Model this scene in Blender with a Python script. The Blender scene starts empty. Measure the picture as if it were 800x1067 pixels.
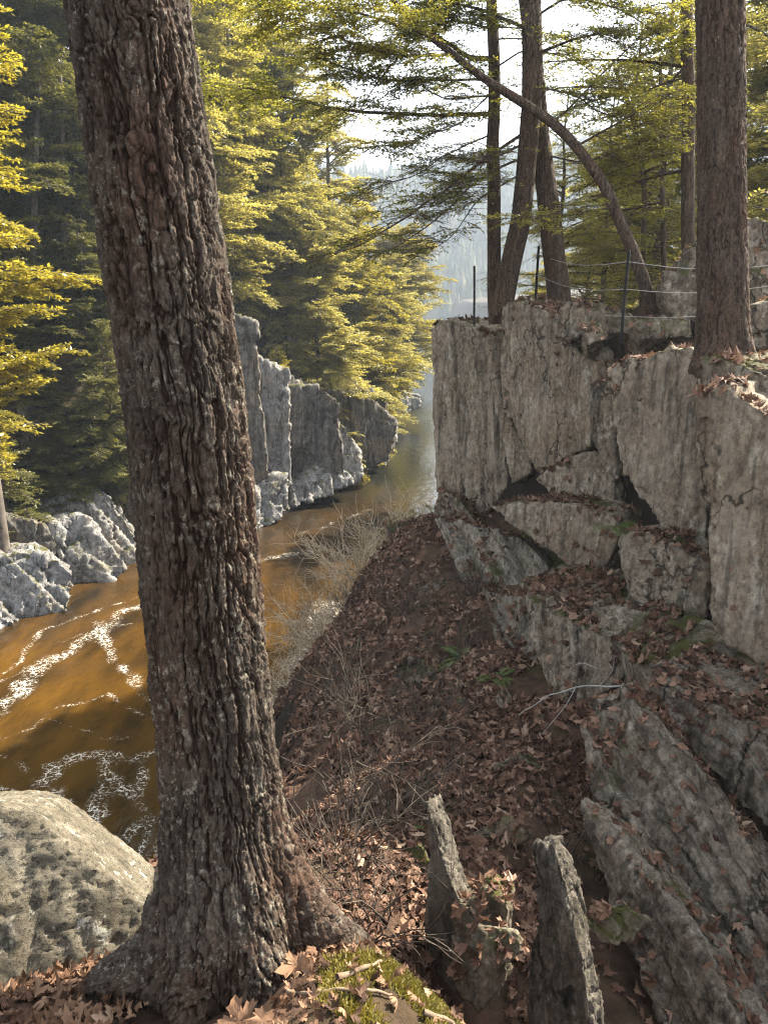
import bpy, bmesh, math, random
import numpy as np
from mathutils import Vector, Matrix
from mathutils.bvhtree import BVHTree

random.seed(7)
RNG = np.random.default_rng(11)
R = math.radians
SC = bpy.context.scene
COL = SC.collection

# ------------------------------------------------------------------ camera model (eye 9 m above the river)
EYE, PITCH, F, CX, CY = 9.0, R(15.5), 806.0, 400.0, 533.5
cp, sp = math.cos(PITCH), math.sin(PITCH)

def ray(px, py):
    u, v = (px - CX) / F, (CY - py) / F
    return np.array([u, cp + v * sp, -sp + v * cp])

def P(px, py, Y):
    d = ray(px, py); t = Y / d[1]
    return np.array([d[0] * t, Y, EYE + d[2] * t])

def PZ(px, py, z):
    d = ray(px, py); t = (z - EYE) / d[2]
    return np.array([d[0] * t, d[1] * t, z])

# ------------------------------------------------------------------ noise
def _h(i, j, k, seed):
    n = (i.astype(np.int64) * 374761393 + j.astype(np.int64) * 668265263 + k.astype(np.int64) * 2147483647 + seed * 974711) & 0xFFFFFFFF
    n = ((n ^ (n >> 13)) * 1274126177) & 0xFFFFFFFF
    n = ((n ^ (n >> 16)) * 2246822519) & 0xFFFFFFFF
    n = n ^ (n >> 15)
    return (n & 0xFFFFFF) / float(0xFFFFFF)

def vn(p, seed=0):
    p = np.asarray(p, float)
    i = np.floor(p).astype(np.int64); f = p - i
    f = f * f * f * (f * (f * 6 - 15) + 10)
    out = 0
    for a in (0, 1):
        wx = f[:, 0] if a else 1 - f[:, 0]
        for b in (0, 1):
            wy = f[:, 1] if b else 1 - f[:, 1]
            for c in (0, 1):
                wz = f[:, 2] if c else 1 - f[:, 2]
                out = out + wx * wy * wz * _h(i[:, 0] + a, i[:, 1] + b, i[:, 2] + c, seed)
    return out * 2 - 1

def fbm(p, octv=4, seed=0, gain=.5):
    p = np.asarray(p, float); o = 0; a = 1; s = 0
    for k in range(octv):
        o = o + a * vn(p * 2.03 ** k + 17.3 * k, seed + k); s += a; a *= gain
    return o / s

def worley(p, seed=0, full=False):
    p = np.asarray(p, float)
    i = np.floor(p).astype(np.int64)
    f1 = np.full(len(p), 9.); f2 = np.full(len(p), 9.); cell = np.zeros(len(p)); off = np.zeros(p.shape)
    for a in (-1, 0, 1):
        for b in (-1, 0, 1):
            for c in (-1, 0, 1):
                I, J, K = i[:, 0] + a, i[:, 1] + b, i[:, 2] + c
                q = np.stack([I + _h(I, J, K, seed), J + _h(I, J, K, seed + 1), K + _h(I, J, K, seed + 2)], 1)
                d = np.sqrt(((q - p) ** 2).sum(1))
                near = d < f1
                f2 = np.where(near, f1, np.minimum(f2, d))
                cell = np.where(near, _h(I, J, K, seed + 3), cell)
                off = np.where(near[:, None], p - q, off)
                f1 = np.where(near, d, f1)
    return (f1, f2, cell, off) if full else (f1, f2, cell)

def sstep(a, b, x):
    t = np.clip((x - a) / (b - a), 0, 1)
    return t * t * (3 - 2 * t)

# ------------------------------------------------------------------ mesh helpers
def mesh_np(name, V, Fc, smooth=True):
    V = np.asarray(V, np.float32); Fc = np.asarray(Fc, np.int32)
    k = Fc.shape[1]
    me = bpy.data.meshes.new(name)
    me.vertices.add(len(V)); me.vertices.foreach_set('co', V.ravel())
    me.loops.add(Fc.size); me.loops.foreach_set('vertex_index', Fc.ravel())
    me.polygons.add(len(Fc))
    me.polygons.foreach_set('loop_start', np.arange(0, Fc.size, k, dtype=np.int32))
    me.polygons.foreach_set('use_smooth', np.full(len(Fc), smooth, bool))
    me.update(calc_edges=True)
    return me

def link(name, me, mat=None, parent=None):
    o = bpy.data.objects.new(name, me)
    COL.objects.link(o)
    if mat is not None and me is not None: me.materials.append(mat)
    if parent is not None: o.parent = parent
    return o

def tag(o, label=None, cat=None, group=None, kind=None):
    if label: o['label'] = label
    if cat: o['category'] = cat
    if group: o['group'] = group
    if kind: o['kind'] = kind
    return o

def empty(name, loc=(0, 0, 0)):
    o = bpy.data.objects.new(name, None); COL.objects.link(o); o.location = loc
    o.empty_display_size = .2
    return o

def add_attr(me, name, vals):
    a = me.attributes.new(name, 'FLOAT', 'POINT')
    a.data.foreach_set('value', np.asarray(vals, np.float32))

def grid(xs, ys, zf):
    X, Y = np.meshgrid(xs, ys)
    x, y = X.ravel(), Y.ravel()
    z = zf(x, y)
    V = np.stack([x, y, z], 1)
    nx, ny = len(xs), len(ys)
    a = (np.arange(ny - 1)[:, None] * nx + np.arange(nx - 1)[None]).ravel()
    return V, np.stack([a, a + 1, a + nx + 1, a + nx], 1)

class Tubes:
    def __init__(s): s.V = []; s.F = []; s.n = 0
    def add(s, pts, rad, k=6):
        pts = np.asarray(pts, float); n = len(pts)
        rad = np.broadcast_to(np.asarray(rad, float), (n,))
        t = np.gradient(pts, axis=0); t /= np.linalg.norm(t, axis=1)[:, None] + 1e-9
        ref = np.array([0.31, 0.57, 0.12]) if abs(t[0][2]) > .8 else np.array([0, 0, 1.])
        b = np.cross(t, ref); b /= np.linalg.norm(b, axis=1)[:, None] + 1e-9
        c = np.cross(t, b)
        an = np.linspace(0, 2 * np.pi, k, endpoint=False)
        V = pts[:, None] + rad[:, None, None] * (np.cos(an)[None, :, None] * b[:, None] + np.sin(an)[None, :, None] * c[:, None])
        s.V.append(V.reshape(-1, 3))
        i = np.arange(n - 1)[:, None] * k; j = np.arange(k)[None]; j2 = (j + 1) % k
        s.F.append((np.stack([i + j, i + j2, i + k + j2, i + k + j], -1).reshape(-1, 4)) + s.n)
        s.n += n * k
    def mesh(s, name): return mesh_np(name, np.concatenate(s.V), np.concatenate(s.F))

def smooth_path(pts, n):
    pts = np.asarray(pts, float)
    d = np.r_[0, np.cumsum(np.linalg.norm(np.diff(pts, axis=0), axis=1))]
    q = np.linspace(0, d[-1], n)
    P_ = np.stack([np.interp(q, d, pts[:, k]) for k in range(pts.shape[1])], 1)
    for _ in range(max(1, n // len(pts) // 2)):
        P_[1:-1] = (P_[:-2] + 2 * P_[1:-1] + P_[2:]) / 4
    return P_

# ------------------------------------------------------------------ materials
class NT:
    def __init__(s, name, rough=.85, spec=.25):
        s.m = bpy.data.materials.new(name); s.m.use_nodes = True
        s.t = s.m.node_tree; s.N = s.t.nodes; s.L = s.t.links
        s.b = s.N['Principled BSDF']; s.b.inputs['Roughness'].default_value = rough
        s.b.inputs['Specular IOR Level'].default_value = spec
        s.out = s.N['Material Output']
        s.tc = s.N.new('ShaderNodeTexCoord').outputs['Object']
    def node(s, typ, **kw):
        n = s.N.new(typ)
        for k, v in kw.items(): setattr(n, k, v)
        return n
    def set(s, sock, v):
        if hasattr(v, 'links'): s.L.new(v, sock)
        elif v is not None: sock.default_value = v
    def mapv(s, scale=(1, 1, 1), rot=(0, 0, 0), vec=None):
        n = s.node('ShaderNodeMapping'); n.inputs['Scale'].default_value = scale; n.inputs['Rotation'].default_value = rot
        s.L.new(vec or s.tc, n.inputs['Vector']); return n.outputs[0]
    def noise(s, scale, detail=5, rough=.55, vec=None, dist=0):
        n = s.node('ShaderNodeTexNoise'); n.inputs['Scale'].default_value = scale; n.inputs['Detail'].default_value = detail
        n.inputs['Roughness'].default_value = rough; n.inputs['Distortion'].default_value = dist
        s.L.new(vec or s.tc, n.inputs['Vector']); return n.outputs['Fac']
    def vor(s, scale, vec=None, feature='F1', out='Distance'):
        n = s.node('ShaderNodeTexVoronoi', feature=feature); n.inputs['Scale'].default_value = scale
        s.L.new(vec or s.tc, n.inputs['Vector']); return n.outputs[out]
    def ramp(s, fac, stops):
        n = s.node('ShaderNodeValToRGB'); e = n.color_ramp.elements
        while len(e) < len(stops): e.new(.5)
        for el, (p, c) in zip(e, stops):
            el.position = p
            el.color = (c, c, c, 1) if isinstance(c, (int, float)) else (*c, 1)
        s.L.new(fac, n.inputs[0]); return n.outputs[0]
    def mix(s, fac, a, b, mode='MIX'):
        n = s.node('ShaderNodeMix', data_type='RGBA', blend_type=mode)
        s.set(n.inputs[0], fac)
        for sock, v in ((n.inputs[6], a), (n.inputs[7], b)):
            s.set(sock, (*v, 1) if isinstance(v, tuple) and len(v) == 3 else v)
        return n.outputs[2]
    def math(s, op, a, b=None, clamp=False):
        n = s.node('ShaderNodeMath', operation=op, use_clamp=clamp)
        s.set(n.inputs[0], a)
        if b is not None: s.set(n.inputs[1], b)
        return n.outputs[0]
    def attr(s, name):
        n = s.node('ShaderNodeAttribute', attribute_name=name); return n.outputs['Fac']
    def island(s): return s.node('ShaderNodeNewGeometry').outputs['Random Per Island']
    def objrand(s): return s.node('ShaderNodeObjectInfo').outputs['Random']
    def upness(s):
        g = s.node('ShaderNodeNewGeometry'); x = s.node('ShaderNodeSeparateXYZ'); s.L.new(g.outputs['Normal'], x.inputs[0]); return x.outputs[2]
    def bump(s, h, strength=.5, dist=.02, prev=None):
        n = s.node('ShaderNodeBump'); s.set(n.inputs['Strength'], strength); n.inputs['Distance'].default_value = dist
        s.L.new(h, n.inputs['Height'])
        if prev: s.L.new(prev, n.inputs['Normal'])
        return n.outputs[0]
    def done(s, col, nrm=None):
        s.set(s.b.inputs['Base Color'], (*col, 1) if isinstance(col, tuple) and len(col) == 3 else col)
        if nrm: s.L.new(nrm, s.b.inputs['Normal'])
        return s.m

def rock_mat(name, dark, mid, light, lichen=.55, moss=.5, stain=.6, warm=(.24, .17, .10), fine=1.0, dip=None):
    m = NT(name, .9, .2)
    w = m.noise(1.3, 4)
    streak = m.noise(2.2, 6, .62, m.mapv((3.2, 3.2, .45)))
    c = m.ramp(m.noise(1.7, 8, .62), [(.3, dark), (.5, mid), (.72, light)])
    c = m.mix(m.math('MULTIPLY', m.ramp(streak, [(.42, 0), (.6, 1)]), .55), c, mid)
    c = m.mix(m.ramp(m.noise(.9, 5), [(.5, 0), (.68, .55)]), c, warm)
    # pale lichen crust
    li = m.ramp(m.noise(5.5, 9, .68, m.mapv((1, 1, .55))), [(lichen, 0), (lichen + .07, 1)])
    c = m.mix(m.math('MULTIPLY', li, .7), c, (.52, .475, .385))
    gr = m.ramp(m.noise(13 * fine, 8, .78, m.mapv((1, 1, .75))), [(.36, 0), (.5, .5), (.64, 1)])
    c = m.mix(.55, c, gr, 'OVERLAY')
    sp_ = m.ramp(m.vor(26 * fine), [(.16, 1), (.24, 0)])
    sp_ = m.math('MULTIPLY', sp_, m.ramp(m.noise(2.4, 4), [(.5, 0), (.6, 1)]))
    c = m.mix(m.math('MULTIPLY', sp_, .55), c, (.5, .49, .44))
    if dip is not None:
        mp = m.node('ShaderNodeMapping', vector_type='TEXTURE'); mp.inputs['Rotation'].default_value = dip
        mp.inputs['Scale'].default_value = (1 / 20., 1 / 20., 1 / 1.3); m.L.new(m.tc, mp.inputs['Vector']); dv = mp.outputs[0]
        d1 = m.noise(1.0, 7, .65, dv); d2 = m.noise(2.6, 6, .7, dv)
        c = m.mix(m.math('MULTIPLY', m.ramp(d1, [(.52, 0), (.62, 1)]), .5), c, (.045, .038, .030))
        c = m.mix(m.math('MULTIPLY', m.ramp(d2, [(.53, 0), (.66, 1)]), .5), c, (.54, .475, .38))
    c = m.mix(m.ramp(m.noise(1.1, 6, .62, m.mapv((1.3, 1.3, .4), (0, 0, 2.1))), [(.56, 0), (.66, .38)]), c, light)
    vs_ = m.ramp(m.noise(1.0, 6, .6, m.mapv((13, 13, .8))), [(.52, 0), (.66, 1)])
    c = m.mix(m.math('MULTIPLY', vs_, .7), c, (.055, .046, .036))
    vl_ = m.ramp(m.noise(1.0, 6, .65, m.mapv((9, 9, .9), (0, 0, 1.3))), [(.56, 0), (.66, 1)])
    c = m.mix(m.math('MULTIPLY', vl_, .28), c, (.44, .41, .34))
    # dark water stains running down
    st = m.ramp(m.noise(1.5, 7, .6, m.mapv((2.6, 2.6, .35))), [(stain - .04, 0), (stain + .09, 1)])
    c = m.mix(m.math('MULTIPLY', st, .85), c, (.03, .027, .021))
    ckc = m.ramp(m.vor(1.5, m.mix(.22, m.mapv((1.2, 1.2, .45), (.12, .2, .2)), m.node_col_noise(7)), 'DISTANCE_TO_EDGE'), [(0, 1), (.008, .9), (.02, 0)])
    ckc = m.math('MULTIPLY', ckc, m.ramp(m.noise(1.1, 3), [(.48, 0), (.56, .85)]))
    c = m.mix(ckc, c, (.02, .018, .014))
    sp2 = m.ramp(m.noise(22 * fine, 4, .7), [(.6, 0), (.7, 1)])
    c = m.mix(m.math('MULTIPLY', sp2, .5), c, (.05, .048, .042))
    # moss on shelves
    mo = m.math('MULTIPLY', m.ramp(m.upness(), [(.25, 0), (.75, 1)]), m.ramp(m.noise(2.1, 7, .65), [(moss, 0), (moss + .1, 1)]))
    c = m.mix(mo, c, m.mix(m.noise(9, 3), (.035, .045, .012), (.12, .11, .03)))
    h1 = m.noise(7, 9, .68, m.mapv((1.6, 1.6, .6)))
    h2 = m.noise(38 * fine, 6, .7)
    ck = m.ramp(m.vor(1.9, m.mix(.22, m.mapv((1.3, 1.3, .42), (.2, .35, .3)), m.node_col_noise(2.5)), 'DISTANCE_TO_EDGE'), [(0, 0), (.035, 1)])
    n = m.bump(h1, 1, .09)
    if dip is not None: n = m.bump(d1, 1, .05, n); n = m.bump(d2, .8, .02, n)
    n = m.bump(h2, .8, .025, n)
    n = m.bump(ck, .5, .02, n)
    return m.done(c, n)

def _ncn(s, scale):
    n = s.node('ShaderNodeTexNoise'); n.inputs['Scale'].default_value = scale; n.inputs['Detail'].default_value = 4
    s.L.new(s.tc, n.inputs['Vector']); return n.outputs['Color']
NT.node_col_noise = _ncn

def boulder_mat():
    m = NT('boulder_rock', .92, .15)
    c = m.ramp(m.noise(5, 9, .7), [(.32, (.075, .064, .044)), (.5, (.16, .138, .10)), (.68, (.27, .24, .18))])
    c = m.mix(m.ramp(m.noise(60, 7, .75), [(.52, 0), (.60, .9)]), c, (.045, .042, .033))
    c = m.mix(m.ramp(m.noise(9, 8, .7), [(.56, 0), (.62, .8)]), c, (.06, .058, .045))
    c = m.mix(m.ramp(m.noise(15, 6, .7, m.mapv((1, 1, 1), (1, 2, 3))), [(.58, 0), (.64, .75)]), c, (.52, .50, .42))
    c = m.mix(m.ramp(m.noise(3, 5, .6), [(.58, 0), (.7, .3)]), c, (.26, .20, .10))
    n = m.bump(m.noise(22, 9, .72), 1, .03); n = m.bump(m.noise(110, 5, .75), .9, .008, n)
    return m.done(c, n)

def foliage_mat(name, cols, trans=.45, clump=.9):
    m = NT(name)
    r = m.island(); k = m.noise(clump, 3); o = m.objrand()
    f = m.math('ADD', m.math('MULTIPLY', r, .34), m.math('ADD', m.math('MULTIPLY', k, .7), m.math('MULTIPLY', o, .28)))
    f = m.math('SUBTRACT', f, .18, True)
    c = m.ramp(f, [(.12, cols[0]), (.5, cols[1]), (.88, cols[2])])
    d = m.node('ShaderNodeBsdfDiffuse'); t = m.node('ShaderNodeBsdfTranslucent'); g = m.node('ShaderNodeBsdfGlossy')
    m.L.new(c, d.inputs[0]); m.L.new(m.mix(1, c, (1.0, .95, .55), 'MULTIPLY'), t.inputs[0])
    g.inputs['Roughness'].default_value = .4
    mx = m.node('ShaderNodeMixShader'); mx.inputs[0].default_value = trans
    m.L.new(d.outputs[0], mx.inputs[1]); m.L.new(t.outputs[0], mx.inputs[2])
    m2 = m.node('ShaderNodeMixShader'); m2.inputs[0].default_value = .04
    m.L.new(mx.outputs[0], m2.inputs[1]); m.L.new(g.outputs[0], m2.inputs[2])
    m.L.new(m2.outputs[0], m.out.inputs[0]); m.N.remove(m.b)
    return m.m

def bark_mat(name, lo, hi, lichen=(.27, .25, .195), fine=1., useattr=False, li=.6):
    m = NT(name, .92, .15)
    v = m.mapv((1, 1, .22))
    n1 = m.noise(16 * fine, 6, .6, v)
    c = m.ramp(n1, [(.3, lo), (.7, hi)])
    c = m.mix(m.ramp(m.noise(5, 5, .6, v), [(.45, 0), (.7, .6)]), c, (.10, .048, .028))
    if useattr:
        c = m.mix(m.ramp(m.attr('plate'), [(.1, .9), (.55, 0)]), c, (.030, .018, .012))
    lm = m.math('MULTIPLY', m.ramp(m.noise(46 * fine, 7, .75), [(li - .03, 0), (li + .02, 1)]), m.ramp(m.noise(4.5, 4, .6), [(.36, 0), (.55, 1)]))
    if useattr: lm = m.math('MULTIPLY', lm, m.ramp(m.attr('plate'), [(.2, 0), (.5, 1)]))
    c = m.mix(m.math('MULTIPLY', lm, .8), c, lichen)
    n = m.bump(m.noise(42 * fine, 8, .75, m.mapv((1, 1, .22))), 1, .016 / fine)
    n = m.bump(m.noise(150 * fine, 5, .75), .7, .005 / fine, n)
    c = m.mix(.5, c, m.ramp(m.noise(70 * fine, 6, .75, m.mapv((1, 1, .4))), [(.35, 0), (.5, .5), (.65, 1)]), 'OVERLAY')
    if not useattr:
        pv = m.ramp(m.vor(26 * fine, m.mix(.06, m.mapv((1, 1, .16)), m.node_col_noise(7)), 'DISTANCE_TO_EDGE'), [(0, 0), (.10, 1)])
        n = m.bump(pv, .8, .02 / fine, n)
        c = m.mix(m.math('MULTIPLY', m.math('SUBTRACT', 1.0, pv, True), .55), c, (.03, .019, .013))
    return m.done(c, n)

def leaf_mat(name, cols):
    m = NT(name, .75, .2)
    c = m.ramp(m.island(), [(0, cols[0]), (.3, cols[1]), (.62, cols[2]), (.9, cols[3]), (1, cols[4])])
    c = m.mix(m.ramp(m.noise(40, 4), [(.55, 0), (.75, .5)]), c, cols[0])
    d = m.node('ShaderNodeBsdfTranslucent'); m.L.new(c, d.inputs[0])
    m.done(c, m.bump(m.noise(60, 4), .4, .004))
    mx = m.node('ShaderNodeMixShader'); mx.inputs[0].default_value = .18
    m.L.new(m.b.outputs[0], mx.inputs[1]); m.L.new(d.outputs[0], mx.inputs[2]); m.L.new(mx.outputs[0], m.out.inputs[0])
    return m.m

def wood_mat(name, a, b, fine=1):
    m = NT(name, .85, .2)
    c = m.ramp(m.noise(14 * fine, 5), [(.3, a), (.7, b)])
    return m.done(c, m.bump(m.noise(60 * fine, 4), .5, .004))

M = {}
M['rock'] = rock_mat('cliff_rock', (.165, .13, .092), (.335, .272, .20), (.49, .415, .318), lichen=.56, moss=.5, stain=.63, fine=1.5)
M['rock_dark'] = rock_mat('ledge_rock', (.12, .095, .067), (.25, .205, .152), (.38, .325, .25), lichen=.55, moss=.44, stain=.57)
def dip_of(ref, phi, nz, line):
    n = np.array([-math.sin(R(phi)), -math.cos(R(phi)), nz]); n /= np.linalg.norm(n)
    e = np.array([0, 0, EYE]); p0 = P(*ref); q = []
    for a, b in line:
        d = ray(a, b); q.append(e + d * (((p0 - e) @ n) / (d @ n)))
    z = (q[1] - q[0]) / np.linalg.norm(q[1] - q[0]); x = n - z * (n @ z); x /= np.linalg.norm(x); y = np.cross(z, x)
    return Matrix(np.stack([x, y, z], 1).tolist()).to_euler()
M['rock_dip'] = rock_mat('bedded_rock', (.16, .13, .095), (.32, .265, .20), (.47, .405, .32), lichen=.57, moss=.56, stain=.66, warm=(.17, .14, .10), fine=2.2, dip=dip_of((700, 860, 4.1), 54, .55, ((640, 720), (790, 990))))
M['rock_dip_up'] = rock_mat('mossy_bedded_rock', (.15, .128, .096), (.29, .25, .195), (.43, .38, .30), lichen=.57, moss=.52, stain=.62, warm=(.15, .13, .08), fine=1.6, dip=dip_of((515, 600, 10.6), 48, .45, ((455, 545), (520, 680))))
M['rock_damp'] = rock_mat('damp_rock', (.055, .046, .036), (.12, .102, .08), (.25, .22, .175), lichen=.6, moss=.5, stain=.58, fine=2.5)
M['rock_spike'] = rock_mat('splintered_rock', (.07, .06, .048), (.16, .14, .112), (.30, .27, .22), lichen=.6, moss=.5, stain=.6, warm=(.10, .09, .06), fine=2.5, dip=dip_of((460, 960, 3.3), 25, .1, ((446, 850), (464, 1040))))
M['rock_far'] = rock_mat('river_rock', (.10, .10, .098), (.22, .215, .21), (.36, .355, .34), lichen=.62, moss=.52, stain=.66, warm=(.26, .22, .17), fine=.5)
M['rock_shade'] = rock_mat('shaded_gorge_rock', (.055, .05, .045), (.12, .11, .098), (.20, .185, .165), lichen=.63, moss=.5, stain=.58, fine=.5)  # darker copy of the far rock; shade of the gorge put into its colour
M['boulder'] = boulder_mat()
M['bark_big'] = bark_mat('hemlock_bark', (.040, .030, .023), (.108, .086, .067), useattr=True, li=.572)
M['bark'] = bark_mat('tree_bark', (.055, .039, .028), (.135, .098, .07), (.24, .23, .19), fine=.8, li=.62)
M['bark_far'] = wood_mat('distant_bark', (.05, .04, .032), (.13, .11, .095), .4)
M['fol_dark'] = foliage_mat('hemlock_needles', ((.055, .06, .02), (.15, .15, .04), (.28, .26, .07)), .5)  # darker needles for the shaded wood; its shade is put into the colour
M['fol_light'] = foliage_mat('sunlit_needles', ((.15, .145, .045), (.40, .365, .12), (.58, .52, .21)), .6)  # paler copy of the hemlock needles; sunlight on the crowns put into the colour
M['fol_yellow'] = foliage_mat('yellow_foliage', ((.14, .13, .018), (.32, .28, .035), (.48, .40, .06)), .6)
M['fol_near'] = foliage_mat('near_needles', ((.08, .095, .02), (.25, .25, .05), (.43, .38, .09)), .68, 2.0)
M['leaf'] = leaf_mat('dead_leaves', ((.042, .021, .014), (.105, .056, .037), (.16, .09, .058), (.24, .148, .10), (.36, .255, .18)))
M['leaf_sun'] = leaf_mat('sunlit_leaves', ((.045, .026, .016), (.13, .07, .042), (.20, .115, .068), (.29, .18, .11), (.38, .27, .18)))  # lighter copy of the leaf colours for sunlit ground; sunlight put into them
M['twig'] = wood_mat('dry_twigs', (.32, .24, .15), (.62, .51, .36))
M['twig_dark'] = wood_mat('dark_twigs', (.035, .028, .022), (.11, .09, .07))
M['twig_pale'] = wood_mat('bleached_wood', (.22, .21, .19), (.42, .40, .36))
M['stick'] = wood_mat('weathered_stick', (.09, .06, .04), (.22, .16, .11), 3)
M['metal'] = wood_mat('post_metal', (.012, .012, .012), (.03, .028, .026))
M['wire'] = wood_mat('wire_metal', (.30, .29, .27), (.45, .44, .42))
M['moss'] = foliage_mat('moss', ((.075, .066, .014), (.19, .16, .035), (.32, .265, .07)), .3, 6)
M['fern'] = foliage_mat('fern_green', ((.05, .08, .015), (.10, .15, .03), (.16, .21, .05)), .4, 6)

def soil_mat():
    m = NT('soil', .95, .1)
    c = m.ramp(m.noise(6, 8, .65), [(.3, (.03, .02, .014)), (.5, (.085, .052, .036)), (.7, (.15, .09, .06))])
    c = m.mix(m.ramp(m.noise(1.3, 5), [(.52, 0), (.66, .6)]), c, (.05, .05, .02))
    c = m.mix(m.ramp(m.upness(), [(.4, 1), (.75, 0)]), c, (.026, .021, .016))  # steep soil darkened so joints between slabs look shaded; shade put into colour
    n = m.bump(m.noise(14, 9, .7), 1, .05)
    return m.done(c, n)
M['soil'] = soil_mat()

def water_mat():
    m = NT('river_water', .06, .5)
    m.b.inputs['IOR'].default_value = 1.33
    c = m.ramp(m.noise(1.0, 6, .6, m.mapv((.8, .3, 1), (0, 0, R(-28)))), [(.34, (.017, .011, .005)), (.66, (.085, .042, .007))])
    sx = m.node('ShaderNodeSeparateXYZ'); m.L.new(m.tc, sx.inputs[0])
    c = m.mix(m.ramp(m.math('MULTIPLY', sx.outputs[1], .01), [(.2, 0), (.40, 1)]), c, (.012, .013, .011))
    fo = m.attr('foam')
    br = m.vor(7.5, m.mix(.12, m.tc, m.node_col_noise(3)), 'DISTANCE_TO_EDGE')
    net = m.math('MULTIPLY', m.ramp(br, [(.04, 1), (.13, 0)]), m.ramp(m.noise(14, 6, .7), [(.42, .1), (.55, 1)]))
    spk = m.ramp(m.noise(17, 9, .8), [(.52, 0), (.58, 1)])
    msk = m.math('MULTIPLY', m.math('MAXIMUM', net, spk), fo, True)
    msk = m.ramp(msk, [(.34, 0), (.72, 1)])
    c = m.mix(msk, c, (.56, .52, .44))
    rg = m.math('ADD', m.math('MULTIPLY', msk, .6), .05)
    m.L.new(rg, m.b.inputs['Roughness'])
    w = m.mapv((1, .42, 1), (0, 0, R(-28)))
    n = m.bump(m.noise(2.4, 6, .62, w), m.ramp(m.math('MULTIPLY', sx.outputs[1], .01), [(.25, .42), (.42, .22)]), .13)
    n = m.bump(m.noise(11, 5, .6, w), .4, .008, n)
    n = m.bump(msk, .6, .012, n)
    return m.done(c, n)
M['water'] = water_mat()

# ------------------------------------------------------------------ sky, sun, camera
AZ, EL = R(52), R(38)
SUN = np.array([math.sin(AZ) * math.cos(EL), math.cos(AZ) * math.cos(EL), math.sin(EL)])
W = bpy.data.worlds.new('World'); SC.world = W; W.use_nodes = True
sky = W.node_tree.nodes.new('ShaderNodeTexSky'); sky.sky_type = 'NISHITA'; sky.sun_disc = False
sky.sun_elevation = EL; sky.sun_rotation = AZ; sky.altitude = 200; sky.dust_density = 1.6
bg = W.node_tree.nodes['Background']; bg.inputs[1].default_value = .12
hs = W.node_tree.nodes.new('ShaderNodeHueSaturation'); hs.inputs['Saturation'].default_value = .30
W.node_tree.links.new(sky.outputs[0], hs.inputs['Color']); W.node_tree.links.new(hs.outputs[0], bg.inputs[0])
sl = bpy.data.lights.new('sun', 'SUN'); sl.energy = 5.0; sl.angle = R(.5); sl.color = (1, .90, .74)
so = bpy.data.objects.new('sun', sl); COL.objects.link(so)
so.rotation_euler = Vector(SUN).to_track_quat('Z', 'Y').to_euler(); so.location = (20, 20, 40)
cd = bpy.data.cameras.new('camera'); cd.sensor_width = 36; cd.lens = 36 * F / 1067.; cd.clip_end = 5000; cd.clip_start = .05
co = bpy.data.objects.new('camera', cd); COL.objects.link(co); co.location = (0, 0, EYE); co.rotation_euler = (R(90) - PITCH, 0, 0)
SC.camera = co
vs = SC.view_settings; vs.view_transform = 'Standard'; vs.look = 'None'; vs.exposure = 2.35; vs.gamma = 1; vs.use_curve_mapping = False
SC.cycles.filter_width = 1.15; SC.cycles.max_bounces = 7; SC.cycles.transparent_max_bounces = 8
SC.cycles.sample_clamp_indirect = 6; SC.cycles.use_denoising = True; SC.cycles.denoising_prefilter = 'NONE'; SC.cycles.denoising_input_passes = 'RGB_ALBEDO_NORMAL'

# ------------------------------------------------------------------ terrain
LBY = [-40, 8, 19.8, 24.4, 31, 41, 57, 109, 220, 320, 900]
LBX = [-30, -17, -10.9, -8.6, -5.0, -.8, 1.2, 5.0, 9, 2, -60]
RBY = [-40, 0, 3, 7, 10, 14.7, 21, 30, 45, 60, 110, 220, 320, 900]
RBX = [-22, -7, -5, -3.7, -3.1, -2.1, 1.6, 5, 10, 14, 23, 30, 30, -20]
CTRL = np.array([
    (0, 0, 7.4), (-1, 0, 7.4), (1, 0, 7.3), (-.45, 1.55, 7.22), (-.9, 1.65, 7.22), (-1.3, 1.4, 7.3), (-.03, 1.6, 7.40), (.14, 1.38, 7.40), (.7, .7, 7.1), (-1.3, 2.3, 6.4),
    (0, -4, 7.6), (-2.5, 0, 7.0), (1.8, -1, 7.2), (-.15, 2.0, 6.95), (.28, 1.85, 6.6),
    (.45, 2.3, 5.6), (.36, 2.9, 5.45), (1.05, 2.9, 5.45), (1.3, 3.5, 5.4), (1.0, 4.5, 5.55), (1.7, 3.2, 5.3), (1.9, 4.1, 5.0), (1.6, 2.4, 5.4), (2.3, 3, 5.5), (.3, 4, 5.6), (1.1, 8, 4.95), (1.2, 11.5, 4.77), (.8, 15, 4.7),
    (1.6, 6, 5.15), (2.0, 9, 5.2), (2, 13, 5), (-.2, 7.3, 4.75), (-.75, 6.6, 4.55), (-.98, 10.3, 4.0), (-.36, 13.6, 4.0), (.6, 15.6, 4.4), (0, 10, 4.6),
    (-1.05, 7.4, 4.1), (-1.7, 8, 2.6), (-2.2, 11, 1.8), (-1.5, 14, 1.2), (.5, 18, 1.7), (1.4, 21, 0), (-2.1, 14.7, 0), (-3.1, 10, 0), (-3.7, 7, .1),
    (-.6, 3.2, 6.2), (-1.2, 3.5, 5.6), (-1.7, 5, 4.1), (-2.7, 8, 1.1), (-.5, 5, 5.2), (-2.2, 3.2, 4.9), (-3.5, 3.5, 2), (-5, 3, 0), (-3.5, 1, 5), (-6, 0, 1), (-7, 0, 0),
    (-4.5, 10, -1.2), (-3.5, 15, -1.2), (-5.5, 7, -1.2), (-7, 3, -1.4), (-1, 20, -1.2), (1, 24, -1), (4, 24, 1), (4, 18, 3), (5, 3, 6.5), (6, 8, 6), (12, 10, 6.5), (12, 0, 7)])
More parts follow.
